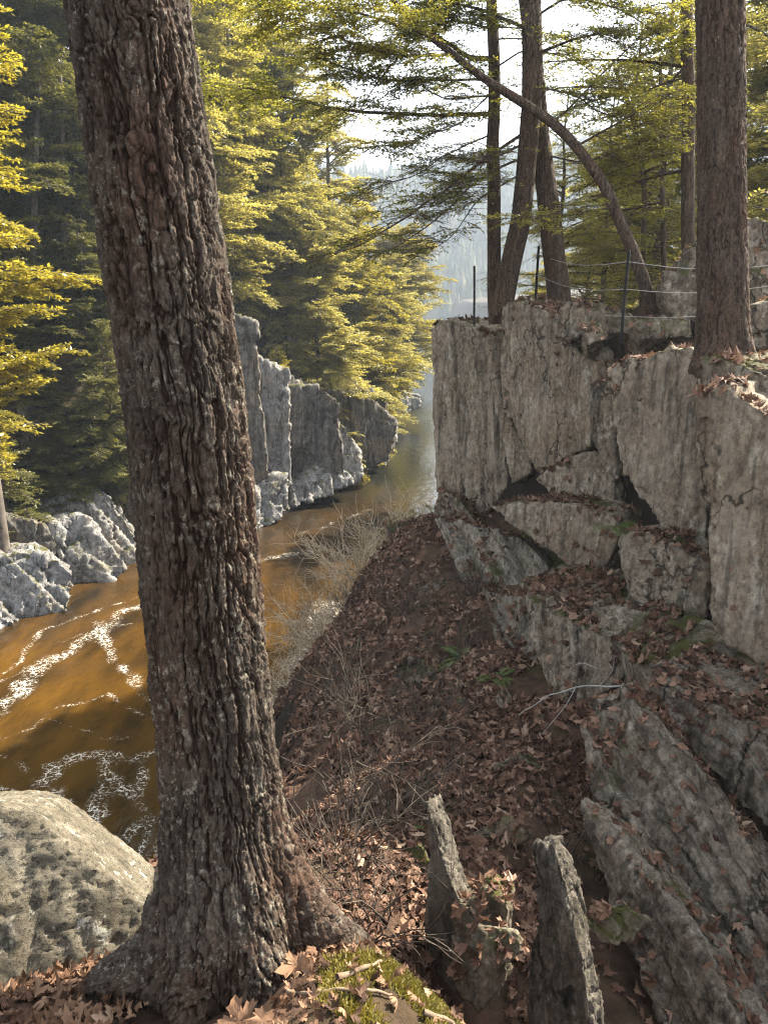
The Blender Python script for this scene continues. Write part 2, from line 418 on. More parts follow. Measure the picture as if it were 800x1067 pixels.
def tps_fit(C):
    n = len(C); xy = C[:, :2]
    r = np.linalg.norm(xy[:, None] - xy[None], axis=2)
    K = np.where(r > 0, r * r * np.log(r + 1e-12), 0) + np.eye(n) * .02
    Pm = np.c_[np.ones(n), xy]
    A = np.block([[K, Pm], [Pm.T, np.zeros((3, 3))]])
    w = np.linalg.solve(A, np.r_[C[:, 2], 0, 0, 0])
    def f(x, y):
        out = w[n] + w[n + 1] * x + w[n + 2] * y
        for i in range(n):
            q = (x - xy[i, 0]) ** 2 + (y - xy[i, 1]) ** 2
            out = out + w[i] * .5 * q * np.log(q + 1e-12)
        return out
    return f
TPS = tps_fit(CTRL)
CLY = [-6, 1.5, 3, 5, 6.3, 8.5, 11, 13, 15, 16.5, 20, 24, 30]
CLX = [5.5, 4.6, 3.9, 3.0, 2.95, 3.5, 3.1, 2.4, 1.75, 1.9, 5.6, 9, 12]
def ground_z(x, y):
    z = TPS(x, y)
    p = np.stack([x, y, np.zeros_like(x)], 1)
    dc = x - np.interp(y, CLY, CLX)
    k = sstep(-.05, .5, dc)
    top = 8.36 + .10 * np.clip(dc, 0, 8) + .12 * fbm(p * .8, 3, 5)
    z = z * (1 - k) + np.maximum(top, z) * k
    amp = .04 + .20 * sstep(2.2, 5, y)
    return z + amp * fbm(p * 1.7, 4, 3) + .035 * fbm(p * 7, 3, 9)
Vg, Fg = grid(np.arange(-7, 12.01, .075), np.arange(-4, 24.01, .075), ground_z)
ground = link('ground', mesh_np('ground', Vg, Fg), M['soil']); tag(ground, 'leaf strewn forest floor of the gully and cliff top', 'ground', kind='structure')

def far_z(x, y):
    xl, xr = np.interp(y, LBY, LBX), np.interp(y, RBY, RBX)
    p = np.stack([x, y, np.zeros_like(x)], 1)
    dl, dr = xl - x, x - xr
    nz = fbm(p * .16, 4, 21)
    fade = np.clip(1 - (y - 50) / 160, .25, 1)
    lo_, hi_ = np.interp(y, [25, 31], [3.2, 1.6]), np.interp(y, [25, 31], [12, 4.6])
    zl = (6.3 * sstep(lo_, hi_, dl + nz * 1.0) * fade + .42 * np.clip(dl - 4, 0, 60) + 1.2 * nz * sstep(1, 5, dl))
    zl = np.where(y < 24, zl * .8, zl)
    zr = 7.6 * sstep(0.5, 5, dr) + .09 * np.clip(dr - 5, 0, 80) + .8 * nz * sstep(1, 5, dr)
    inside = (x > 2) & (x < 12) & (y < 24)
    zr = np.where((y < 24) & (x < 12), np.minimum(zr, TPS(np.clip(x, -7, 12), np.clip(y, -4, 24)) - 2.0), zr)
    z = np.where(dl > 0, zl, np.where(dr > 0, zr, -1.5))
    z = np.where((dl <= 0) & (dr <= 0), -1.5, z)
    return z + .25 * fbm(p * .9, 3, 8) * sstep(.5, 3, np.maximum(dl, dr)) - .4 * (1 - sstep(-.5, 1.0, np.maximum(dl, dr)))
def nonuni(lo, hi, fine, step, far):
    a = [lo]
    while a[-1] < hi:
        x = a[-1]
        d = 0 if fine[0] <= x <= fine[1] else min(abs(x - fine[0]), abs(x - fine[1]))
        a.append(x + min(step + d * .12, far))
    return np.array(a)
Vt, Ft = grid(nonuni(-2500, 2500, (-45, 40), .6, 90), nonuni(-300, 3500, (5, 110), .7, 90), far_z)
terrain = link('terrain', mesh_np('terrain', Vt, Ft), None)
tm = NT('forest_floor', .95, .1)
tcx = tm.ramp(tm.noise(1.1, 8, .65), [(.3, (.022, .017, .011)), (.55, (.065, .048, .03)), (.75, (.12, .10, .07))])
tcx = tm.mix(tm.ramp(tm.noise(.8, 6), [(.52, 0), (.62, .6)]), tcx, (.04, .042, .018))
terrain.data.materials.append(tm.done(tcx, tm.bump(tm.noise(2.5, 9, .7), 1, .3)))
tag(terrain, 'wooded banks of the river gorge', 'terrain', kind='structure')

# ------------------------------------------------------------------ water
foam_lines = [
    ([(-10, 770), (30, 762), (70, 735), (110, 725), (150, 745)], .05, .7), ([(10, 700), (50, 655), (90, 640), (140, 622)], .06, .7),
    ([(60, 832), (40, 850), (10, 858)], .10, .9), ([(118, 812), (140, 830), (146, 850), (120, 880)], .08, .9), ([(20, 795), (40, 812), (30, 835)], .06, .8),
    ([(-5, 750), (20, 725), (45, 692), (75, 677), (100, 660), (120, 640), (150, 630)], .16, 1.0),
    ([(0, 712), (30, 700), (60, 690)], .07, .7),
    ([(60, 668), (100, 655), (140, 648)], .07, .6),
    ([(100, 660), (115, 682), (130, 700), (150, 722), (175, 735)], .10, .9),
    ([(-5, 825), (30, 838), (55, 800), (75, 790), (105, 785), (140, 792), (180, 782)], .11, 1.0),
    ([(105, 785), (118, 812), (98, 850), (78, 862), (62, 832), (48, 812)], .11, 1.0),
    ([(150, 795), (146, 835), (152, 862), (140, 890)], .06, .9),
    ([(0, 790), (20, 795)], .04, .7), ([(40, 746), (60, 755), (120, 770), (160, 762)], .035, .6),
    ([(0, 838), (60, 850), (95, 868)], .08, .8),
    ([(300, 755), (315, 715), (318, 690), (335, 660), (345, 630)], .32, .95),
    ([(275, 585), (300, 578), (345, 572)], .16, .7), ([(290, 560), (330, 552), (390, 530)], .14, .55),
    ([(140, 925), (165, 890), (175, 850)], .14, .8)]
def seg_dist(q, a, b):
    ab = b - a; t = np.clip(((q - a) @ ab) / (ab @ ab), 0, 1)
    return np.linalg.norm(q - (a + t[:, None] * ab), axis=1)
def foam_at(x, y):
    q = np.stack([x, y], 1); p = np.stack([x, y, 0 * x], 1)
    q = q + .22 * np.stack([fbm(p * 1.6, 3, 40), fbm(p * 1.6, 3, 50)], 1)
    f = np.zeros(len(q))
    mod = .62 + .75 * fbm(p * 2.5, 3, 61)
    for pts, w, s in foam_lines:
        wp = [PZ(a, b, 0)[:2] for a, b in pts]
        w = w * 1.15
        d = np.min([seg_dist(q, wp[i], wp[i + 1]) for i in range(len(wp) - 1)], axis=0)
        f = np.maximum(f, s * np.clip(1 - d / (w * 2.6), 0, 1) ** .8)
    drift = sstep(.3, .7, fbm(p * np.array([.55, .28, 1]), 4, 70)) * .36
    return np.clip(np.maximum(f * (mod + .25), drift), 0, 1)
def wave(x, y):
    p = np.stack([x * .9 + y * .45, y * .45 - x * .2, 0 * x], 1)
    return .05 * fbm(p * 1.1, 4, 90)
Vw, Fw = grid(np.arange(-18, 6.01, .06), np.arange(7, 34.01, .06), wave)
V2, F2_ = grid(nonuni(-400, 400, (-20, 20), 2.0, 40), nonuni(-150, 900, (0, 60), 2.0, 40), lambda x, y: 0 * x - .07)
nfoam = np.r_[foam_at(Vw[:, 0], Vw[:, 1]), np.zeros(len(V2))]
wm = mesh_np('river', np.r_[Vw, V2], np.r_[Fw, F2_ + len(Vw)])
add_attr(wm, 'foam', nfoam)
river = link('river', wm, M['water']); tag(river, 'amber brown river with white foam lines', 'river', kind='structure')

# ------------------------------------------------------------------ rocks
ROCKS = []; G3_ = 'rocks along the opposite bank'
def rock(name, label, poly, ref, phi, nz, thick, mat, vox=.04, amp=.05, block=.05, bscale=(1.2, 1.2, .55), smooth=1, ext=None, normal=None, seed=0, cat='rock', group=None, strata=(.75, .35, .55), sf=7, taper=.0, sline=None, layer=1.0):
    n = np.array([-math.sin(R(phi)), -math.cos(R(phi)), nz]); n /= np.linalg.norm(n)
    if normal is not None: n = np.array(normal, float); n /= np.linalg.norm(n)
    p0 = P(*ref)
    eye = np.array([0, 0, EYE])
    front = []
    for a, b in poly:
        d = ray(a, b); t = ((p0 - eye) @ n) / (d @ n)
        front.append(eye + d * t)
    front = np.array(front)
    ed = np.array(ext if ext is not None else -n, float); ed /= np.linalg.norm(ed)
    c = front.mean(0)
    back = c + (front - c) * (1 - taper) + ed * thick
    k = len(front)
    bm = bmesh.new()
    vf = [bm.verts.new(v) for v in front]; vb = [bm.verts.new(v) for v in back]
    f1 = bm.faces.new(vf); f2 = bm.faces.new(vb[::-1])
    for i in range(k):
        j = (i + 1) % k
        bm.faces.new((vf[j], vf[i], vb[i], vb[j]))
    bmesh.ops.triangulate(bm, faces=[f1, f2])
    bmesh.ops.recalc_face_normals(bm, faces=bm.faces[:])
    me = bpy.data.meshes.new('tmp'); bm.to_mesh(me); bm.free()
    o = bpy.data.objects.new('tmp', me); COL.objects.link(o)
    md = o.modifiers.new('r', 'REMESH'); md.mode = 'VOXEL'; md.voxel_size = vox
    sm = o.modifiers.new('s', 'SMOOTH'); sm.iterations = smooth; sm.factor = .5
    dg = bpy.context.evaluated_depsgraph_get(); dg.update()
    ev = o.evaluated_get(dg); em = bpy.data.meshes.new_from_object(ev)
    bpy.data.objects.remove(o); bpy.data.meshes.remove(me)
    nv = len(em.vertices)
    V = np.zeros(nv * 3, np.float32); em.vertices.foreach_get('co', V); V = V.reshape(-1, 3).astype(float)
    N = np.zeros(nv * 3, np.float32); em.vertices.foreach_get('normal', N); N = N.reshape(-1, 3).astype(float)
    S = seed * 7 + 100
    size = np.linalg.norm(front.max(0) - front.min(0))
    sc = 2.2 / max(size, .4)
    q = V * sc
    wv = np.stack([fbm(q * 1.5, 3, S + i) for i in range(3)], 1)
    def facets(qq, sd, tilt, edge):
        f1_, f2_, cell, off = worley(qq, sd, True)
        h = (cell * 7919.0) % 1.0; h2 = (cell * 3571.0) % 1.0; h3 = (cell * 1237.0) % 1.0
        pl = off[:, 0] * (h - .5) + off[:, 1] * (h2 - .5) + off[:, 2] * (h3 - .5)
        return (cell - .5) * .8 + tilt * pl - .7 * (1 - sstep(0, edge, f2_ - f1_))
    block = block * (.5 if group != G3_ else 1)
    d = block * facets((q + .22 * wv) * np.array(bscale) * 1.3, S + 9, 1.5, .05)
    d = d + block * .42 * facets((q + .12 * wv) * np.array(bscale) * 4.2, S + 15, 1.8, .07)
    d = d + amp * .4 * fbm(q * 1.2, 4, S + 20, .5)
    s = np.array(strata)
    if sline is not None:
        qs = []
        for a_, b_ in sline:
            d_ = ray(a_, b_); qs.append(eye + d_ * (((p0 - eye) @ n) / (d_ @ n)))
        s = np.cross(n, qs[1] - qs[0])
    s = s / np.linalg.norm(s)
    u = (V @ s) * sf + .32 * fbm(q * 1.1, 3, S + 30)
    u = u + 1.6 * vn(np.stack([u * .45, 0 * u, 0 * u], 1), S + 31)
    lay = vn(np.stack([np.floor(u) * 1.7, 0 * u, q[:, 2] * .9 + q[:, 0] * .7], 1), S + 33)
    fr = u % 1
    d = d + layer * (amp * .6 * lay + amp * .5 * (fr - .5) - amp * .6 * sstep(.92, 1, fr))
    rd = 1 - np.abs(fbm(q * np.array([5, 5, 2.6]), 4, S + 40, .6)) * 2.5
    d = d + amp * .34 * fbm(q * np.array([9, 9, 5]), 4, S + 44, .65) - amp * .35 * sstep(.75, 1, rd)
    V2_ = V + N * d[:, None]
    em.vertices.foreach_set('co', V2_.astype(np.float32).ravel())
    em.update()
    em.polygons.foreach_set('use_smooth', np.full(len(em.polygons), True))
    em.name = name
    ob = link(name, em, mat); tag(ob, label, cat, group)
    ROCKS.append(ob)
    return ob

IN = (.78, .62, -.05)
G1 = 'jointed slabs of the right hand cliff'
rock('rock_slab', 'dark streaked upright slab at the far river end of the cliff', [(447, 341), (470, 334), (500, 345), (510, 378), (522, 440), (530, 505), (498, 548), (455, 512), (449, 430)], (485, 430, 14.2), 30, 0, 2.4, M['rock'], .05, .06, .07, (1.6, 1.6, .4), ext=(.7, .7, 0), seed=1, sline=((478, 345), (490, 520)), sf=6, layer=1.3, group=G1)
rock('rock_slab', 'narrow pale slab leaning in the joint beside the dark streaked slab', [(502, 352), (514, 346), (522, 420), (548, 470), (552, 492), (532, 505), (514, 430)], (530, 440, 13.2), 32, .1, 1.2, M['rock'], .045, .04, .05, (1.6, 1.6, .4), ext=IN, seed=2, sline=((508, 350), (540, 490)), sf=8, layer=1.3, group=G1)
rock('rock_slab', 'tall pale cliff face between the two trees, highest of the cliff', [(520, 318), (540, 311), (575, 326), (580, 352), (622, 378), (631, 430), (620, 462), (575, 488), (556, 492), (540, 462), (524, 425)], (575, 400, 11.4), 48, .03, 2.2, M['rock'], .045, .06, .05, (1.8, 1.8, .35), ext=IN, seed=3, sline=((560, 325), (574, 480)), sf=4, layer=1.3, group=G1)
rock('rock_block', 'rounded dark block perched on the cliff edge below the leaning trunk', [(576, 322), (592, 312), (606, 322), (606, 348), (590, 356), (576, 350)], (590, 335, 11.0), 30, .1, .7, M['rock_dark'], .03, .05, .05, ext=IN, seed=4, smooth=8)
rock('rock_slab', 'broad cliff face under the leaf covered edge, left of the big right trunk', [(631, 384), (665, 372), (695, 362), (728, 362), (732, 440), (738, 520), (732, 590), (688, 556), (650, 500), (640, 440)], (685, 450, 8.3), 42, .04, 2.2, M['rock'], .04, .05, .06, (1.3, 1.3, .5), ext=IN, seed=5, sline=((690, 370), (700, 560)), sf=4, layer=1.3, group=G1)
rock('rock_slab', 'cliff face at the right edge with white lichen streaks', [(718, 408), (748, 402), (800, 428), (860, 450), (1180, 560), (1180, 930), (862, 730), (800, 700), (738, 655), (734, 590), (728, 500)], (770, 540, 5.9), 46, .05, 2.2, M['rock'], .035, .05, .06, (1.3, 1.3, .45), ext=IN, seed=6, sline=((770, 420), (775, 680)), sf=4, layer=1.3, group=G1)
rock('rock_block', 'cracked block wedged under the tall pale cliff face', [(556, 498), (592, 476), (634, 468), (642, 512), (636, 534), (585, 528)], (600, 505, 10.6), 40, .2, 1.6, M['rock'], .035, .05, .07, ext=IN, seed=7)
rock('rock_block', 'grey block carrying the upper leaf covered ledge', [(508, 528), (560, 520), (640, 534), (644, 560), (622, 616), (590, 590), (545, 556)], (590, 560, 9.9), 38, .15, 1.8, M['rock'], .035, .05, .06, ext=IN, seed=8, sline=((520, 540), (640, 590)), sf=5, layer=1.3)
rock('rock_block', 'low block below the broad cliff face with a dark crack beside it', [(642, 556), (690, 562), (736, 590), (738, 660), (700, 645), (652, 622)], (690, 605, 7.6), 42, .08, 1.6, M['rock'], .035, .05, .06, ext=IN, seed=9)
rock('rock_block', 'slim broken pillar in the joint right of the tall pale face', [(612, 400), (632, 395), (640, 450), (642, 500), (628, 490), (616, 460)], (628, 450, 9.9), 40, .0, 1.2, M['rock_dark'], .035, .04, .05, ext=IN, seed=10)
# middle tier, slanting sheets
G2 = 'slanting sheets of rock below the ledge'
rock('rock_sheet', 'mossy slanting sheet of rock at the foot of the far cliff slab', [(450, 538), (498, 545), (545, 560), (572, 590), (560, 640), (540, 650), (505, 668), (478, 610)], (515, 600, 10.6), 48, .45, 1.6, M['rock_dip_up'], .035, .06, .07, (1.6, .8, 1.2), ext=(.7, .5, -.5), seed=11, sline=((455, 545), (520, 680)), sf=6, layer=1.9, group=G2)
rock('rock_sheet', 'thin slanting sheet beside the gully under the upper leaf ledge', [(500, 610), (540, 622), (560, 660), (585, 735), (600, 790), (560, 760), (525, 690)], (550, 700, 8.0), 52, .5, 1.0, M['rock_dip_up'], .03, .05, .06, (1.6, .8, 1.2), ext=(.7, .5, -.5), seed=12, sline=((505, 615), (590, 780)), sf=9, layer=1.9, group=G2)
rock('rock_slab', 'fluted grey face just left of the green fern', [(543, 618), (585, 640), (632, 664), (650, 705), (625, 728), (600, 768), (575, 735), (556, 690)], (595, 690, 7.2), 42, .15, 1.7, M['rock'], .03, .05, .06, (1.8, 1.8, .5), ext=IN, seed=13, sline=((585, 640), (596, 750)), sf=9, layer=1.3)
rock('rock_slab', 'pale lip of the leaf covered ledge at the right edge', [(658, 690), (700, 712), (760, 742), (870, 800), (870, 960), (800, 872), (742, 812), (690, 752)], (740, 770, 4.75), 46, .30, 1.9, M['rock_dip'], .03, .045, .06, (1.6, .9, 1), ext=(.75, .62, -.15), seed=14, sline=((660, 700), (800, 790)), sf=7, layer=1.6)
rock('rock_slab', 'big layered slab sloping down to the bottom right corner', [(608, 726), (655, 704), (700, 760), (745, 820), (800, 915), (860, 1010), (860, 1130), (790, 1090), (735, 1010), (690, 930), (628, 868), (612, 800)], (700, 860, 4.1), 54, .55, .9, M['rock_dip'], .025, .05, .07, (2.2, .8, 1.4), ext=(.6, .5, -.6), seed=15, sline=((640, 720), (790, 990)), sf=6, layer=1.7)
rock('rock_slab', 'dark mossy lower sheet under the big layered slab', [(605, 830), (640, 872), (700, 945), (745, 1020), (790, 1090), (740, 1140), (680, 1060), (640, 960), (612, 900)], (690, 985, 3.35), 56, .6, .8, M['rock_dip'], .025, .05, .06, (2.2, .8, 1.4), ext=(.6, .5, -.6), seed=16, sline=((620, 840), (760, 1080)), sf=6, layer=1.7)
lp, ls = P(780, 725, 5.0) - P(540, 590, 10.5), np.array([-.9, -.1, -.42])
ln = np.cross(lp, ls); ln = ln if ln[2] > 0 else -ln
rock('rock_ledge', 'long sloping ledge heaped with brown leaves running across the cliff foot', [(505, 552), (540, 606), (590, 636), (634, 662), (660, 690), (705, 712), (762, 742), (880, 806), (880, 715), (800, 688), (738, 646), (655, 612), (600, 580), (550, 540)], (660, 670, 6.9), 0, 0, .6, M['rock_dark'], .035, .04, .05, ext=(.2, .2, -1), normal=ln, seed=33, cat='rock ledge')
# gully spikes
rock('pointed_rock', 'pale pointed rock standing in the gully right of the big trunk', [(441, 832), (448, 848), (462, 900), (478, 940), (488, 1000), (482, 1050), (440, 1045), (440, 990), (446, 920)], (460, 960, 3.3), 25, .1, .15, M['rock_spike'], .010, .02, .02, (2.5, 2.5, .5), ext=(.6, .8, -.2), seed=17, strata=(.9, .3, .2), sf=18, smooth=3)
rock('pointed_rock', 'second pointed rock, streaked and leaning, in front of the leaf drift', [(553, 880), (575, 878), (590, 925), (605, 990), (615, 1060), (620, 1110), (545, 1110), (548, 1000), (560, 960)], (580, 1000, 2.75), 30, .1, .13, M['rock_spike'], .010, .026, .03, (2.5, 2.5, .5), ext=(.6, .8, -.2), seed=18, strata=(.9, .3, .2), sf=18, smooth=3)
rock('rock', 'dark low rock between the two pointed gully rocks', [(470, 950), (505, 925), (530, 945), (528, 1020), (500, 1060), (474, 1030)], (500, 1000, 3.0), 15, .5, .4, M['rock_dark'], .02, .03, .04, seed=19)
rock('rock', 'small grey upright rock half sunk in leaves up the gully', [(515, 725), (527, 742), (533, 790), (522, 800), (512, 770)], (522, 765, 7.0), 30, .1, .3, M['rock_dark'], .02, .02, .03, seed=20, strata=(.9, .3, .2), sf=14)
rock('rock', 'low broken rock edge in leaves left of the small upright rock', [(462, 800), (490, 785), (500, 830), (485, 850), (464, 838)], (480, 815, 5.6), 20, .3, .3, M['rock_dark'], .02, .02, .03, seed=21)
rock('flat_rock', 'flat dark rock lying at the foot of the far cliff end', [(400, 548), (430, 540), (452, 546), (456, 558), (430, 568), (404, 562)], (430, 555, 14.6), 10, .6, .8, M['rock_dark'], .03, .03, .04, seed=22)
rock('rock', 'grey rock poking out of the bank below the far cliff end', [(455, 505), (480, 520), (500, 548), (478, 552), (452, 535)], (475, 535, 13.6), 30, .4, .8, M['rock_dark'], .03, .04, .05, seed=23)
rr = random.Random(12)
for i, (px, py, Y, w) in enumerate([(430, 700, 8.0, 26), (395, 790, 6.2, 24), (520, 870, 4.3, 30), (470, 740, 7.0, 22), (540, 800, 5.3, 26), (425, 900, 4.0, 30), (520, 640, 9.6, 24), (455, 615, 11, 20), (640, 960, 3.2, 34), (520, 985, 2.9, 34)]):
    pl = [(px + w * rr.uniform(.7, 1.2) * math.cos(a_), py + w * rr.uniform(.35, .8) * math.sin(a_)) for a_ in np.linspace(0, 5.2, 6)]
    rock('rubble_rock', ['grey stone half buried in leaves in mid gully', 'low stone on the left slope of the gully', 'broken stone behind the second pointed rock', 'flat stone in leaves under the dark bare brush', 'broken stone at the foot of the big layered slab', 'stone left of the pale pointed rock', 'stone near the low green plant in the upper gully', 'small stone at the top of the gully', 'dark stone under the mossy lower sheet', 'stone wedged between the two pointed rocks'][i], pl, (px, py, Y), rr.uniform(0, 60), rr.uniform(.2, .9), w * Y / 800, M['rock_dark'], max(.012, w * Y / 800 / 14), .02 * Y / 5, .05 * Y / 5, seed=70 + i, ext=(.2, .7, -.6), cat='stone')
# near boulder
rock('boulder', 'large sunlit lichen speckled boulder at the left edge beside the big trunk', [(-70, 842), (0, 836), (38, 848), (85, 886), (128, 922), (156, 948), (150, 975), (112, 1020), (60, 1045), (-60, 1045)], (60, 930, 2.2), -8, 1.05, .9, M['boulder'], .018, .035, .012, smooth=10, ext=(-.25, .8, -.5), seed=24, cat='boulder', layer=.15)
rock('rock', 'mossy wet stone at the water edge behind the big trunk', [(140, 918), (170, 900), (186, 930), (175, 965), (150, 950)], (165, 935, 4.2), 0, .5, .5, M['rock_dark'], .02, .02, .02, seed=25)
# cliff top outcrop behind the right tree
rock('rock', 'weathered grey outcrop behind the big right trunk', [(690, 300), (712, 262), (740, 238), (775, 228), (840, 232), (860, 330), (780, 335), (700, 335)], (760, 290, 10.6), 15, .2, 2, M['rock_dark'], .04, .08, .14, (1, 1, 2.2), seed=26, strata=(.1, .2, .95), sf=3)
rock('rock', 'low rock slab on the cliff top right of the big right trunk', [(776, 318), (810, 310), (850, 330), (850, 375), (800, 372), (778, 356)], (810, 345, 8.0), 15, .2, 1.2, M['rock'], .035, .05, .07, seed=27)
rock('rock', 'mossy rock shelf under the roots of the big right trunk', [(722, 378), (760, 368), (850, 395), (850, 430), (790, 426), (730, 404)], (770, 400, 6.6), 40, .3, 1.3, M['rock_dark'], .03, .06, .08, (1, 1, 2), ext=IN, seed=28)
for i, (pl, rf) in enumerate([([(618, 330), (645, 322), (668, 332), (660, 348), (625, 346)], (642, 336, 11.5)), ([(660, 335), (690, 325), (722, 332), (722, 352), (670, 352)], (692, 340, 10.2)), ([(608, 340), (625, 335), (632, 352), (612, 358)], (620, 348, 10.6))]):
    rock('rock', ['low dark stone among leaves left of the right hand fence post', 'flat broken stone among leaves right of the right hand fence post', 'small stone beside the perched dark block'][i], pl, rf, 10, .5, .7, M['rock_dark'], .03, .04, .06, seed=29 + i)
# opposite bank
G3 = 'rocks along the opposite bank'
far = [
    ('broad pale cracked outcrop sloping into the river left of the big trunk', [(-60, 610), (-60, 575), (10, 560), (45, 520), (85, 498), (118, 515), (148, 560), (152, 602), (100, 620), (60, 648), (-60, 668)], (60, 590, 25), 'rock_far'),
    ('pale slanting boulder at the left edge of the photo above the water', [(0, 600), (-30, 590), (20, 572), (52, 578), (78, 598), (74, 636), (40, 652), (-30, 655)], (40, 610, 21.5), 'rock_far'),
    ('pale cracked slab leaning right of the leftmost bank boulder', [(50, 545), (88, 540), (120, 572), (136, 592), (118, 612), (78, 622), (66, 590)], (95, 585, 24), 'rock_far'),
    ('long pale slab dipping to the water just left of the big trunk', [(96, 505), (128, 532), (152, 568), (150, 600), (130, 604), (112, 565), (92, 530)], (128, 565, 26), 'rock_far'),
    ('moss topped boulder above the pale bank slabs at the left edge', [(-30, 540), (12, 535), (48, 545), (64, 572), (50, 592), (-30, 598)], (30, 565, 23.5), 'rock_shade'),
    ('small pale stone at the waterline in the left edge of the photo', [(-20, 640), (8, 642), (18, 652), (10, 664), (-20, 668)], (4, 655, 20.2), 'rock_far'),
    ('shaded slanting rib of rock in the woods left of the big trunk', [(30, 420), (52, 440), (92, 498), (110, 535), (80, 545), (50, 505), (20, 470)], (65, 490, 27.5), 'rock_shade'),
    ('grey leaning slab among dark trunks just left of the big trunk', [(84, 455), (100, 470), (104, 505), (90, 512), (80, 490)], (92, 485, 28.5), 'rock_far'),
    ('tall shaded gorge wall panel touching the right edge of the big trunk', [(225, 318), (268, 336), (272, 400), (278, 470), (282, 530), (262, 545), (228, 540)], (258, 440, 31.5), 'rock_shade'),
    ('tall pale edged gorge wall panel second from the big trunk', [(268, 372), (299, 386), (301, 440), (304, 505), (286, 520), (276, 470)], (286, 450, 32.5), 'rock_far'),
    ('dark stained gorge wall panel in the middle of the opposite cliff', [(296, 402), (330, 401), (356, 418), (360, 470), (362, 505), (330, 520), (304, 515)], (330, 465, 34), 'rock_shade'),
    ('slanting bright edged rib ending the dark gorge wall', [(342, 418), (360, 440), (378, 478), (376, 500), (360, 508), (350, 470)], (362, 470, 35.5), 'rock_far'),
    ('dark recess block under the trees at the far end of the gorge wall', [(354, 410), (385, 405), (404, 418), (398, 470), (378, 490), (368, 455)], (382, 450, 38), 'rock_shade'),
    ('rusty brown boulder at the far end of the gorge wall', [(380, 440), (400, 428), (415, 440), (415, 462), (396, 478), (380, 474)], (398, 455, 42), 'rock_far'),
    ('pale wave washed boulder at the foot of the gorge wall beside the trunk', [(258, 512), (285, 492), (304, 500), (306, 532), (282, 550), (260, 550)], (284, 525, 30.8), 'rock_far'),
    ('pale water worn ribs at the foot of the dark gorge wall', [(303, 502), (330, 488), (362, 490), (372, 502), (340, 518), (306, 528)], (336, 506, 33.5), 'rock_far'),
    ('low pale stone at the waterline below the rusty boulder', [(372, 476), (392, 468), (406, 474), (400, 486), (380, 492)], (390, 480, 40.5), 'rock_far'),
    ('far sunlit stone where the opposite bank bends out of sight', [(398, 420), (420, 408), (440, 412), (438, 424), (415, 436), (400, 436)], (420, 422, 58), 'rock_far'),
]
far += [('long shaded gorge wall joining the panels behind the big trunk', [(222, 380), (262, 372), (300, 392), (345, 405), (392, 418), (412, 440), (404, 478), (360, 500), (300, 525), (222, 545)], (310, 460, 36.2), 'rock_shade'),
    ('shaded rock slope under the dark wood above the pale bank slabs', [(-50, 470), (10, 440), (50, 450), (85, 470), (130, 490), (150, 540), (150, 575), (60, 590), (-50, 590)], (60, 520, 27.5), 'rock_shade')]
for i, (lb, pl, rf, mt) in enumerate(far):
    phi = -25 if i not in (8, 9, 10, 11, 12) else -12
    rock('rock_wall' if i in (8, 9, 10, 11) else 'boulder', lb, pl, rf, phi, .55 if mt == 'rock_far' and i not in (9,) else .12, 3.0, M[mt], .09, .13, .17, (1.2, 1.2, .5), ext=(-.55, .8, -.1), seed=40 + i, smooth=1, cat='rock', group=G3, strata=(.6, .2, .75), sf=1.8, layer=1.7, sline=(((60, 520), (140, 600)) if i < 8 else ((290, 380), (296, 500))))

# ------------------------------------------------------------------ BVH of everything to scatter on
def bvh_of(objs):
    V = []; Fc = []; n = 0
    for o in objs:
        me = o.data
        v = np.zeros(len(me.vertices) * 3, np.float32); me.vertices.foreach_get('co', v); v = v.reshape(-1, 3)
        V.append(v); me.calc_loop_triangles()
        t = np.zeros(len(me.loop_triangles) * 3, np.int32); me.loop_triangles.foreach_get('vertices', t)
        Fc.append(t.reshape(-1, 3) + n); n += len(v)
    return BVHTree.FromPolygons(np.concatenate(V).tolist(), np.concatenate(Fc).tolist())
BV = bvh_of([ground] + [o for o in ROCKS if not o.get('group') == G3 and not o.name.startswith(('pointed', 'boulder'))])
def drop(x, y, z=12.):
    h = BV.ray_cast(Vector((x, y, z)), Vector((0, 0, -1)))
    return h[0], h[1]

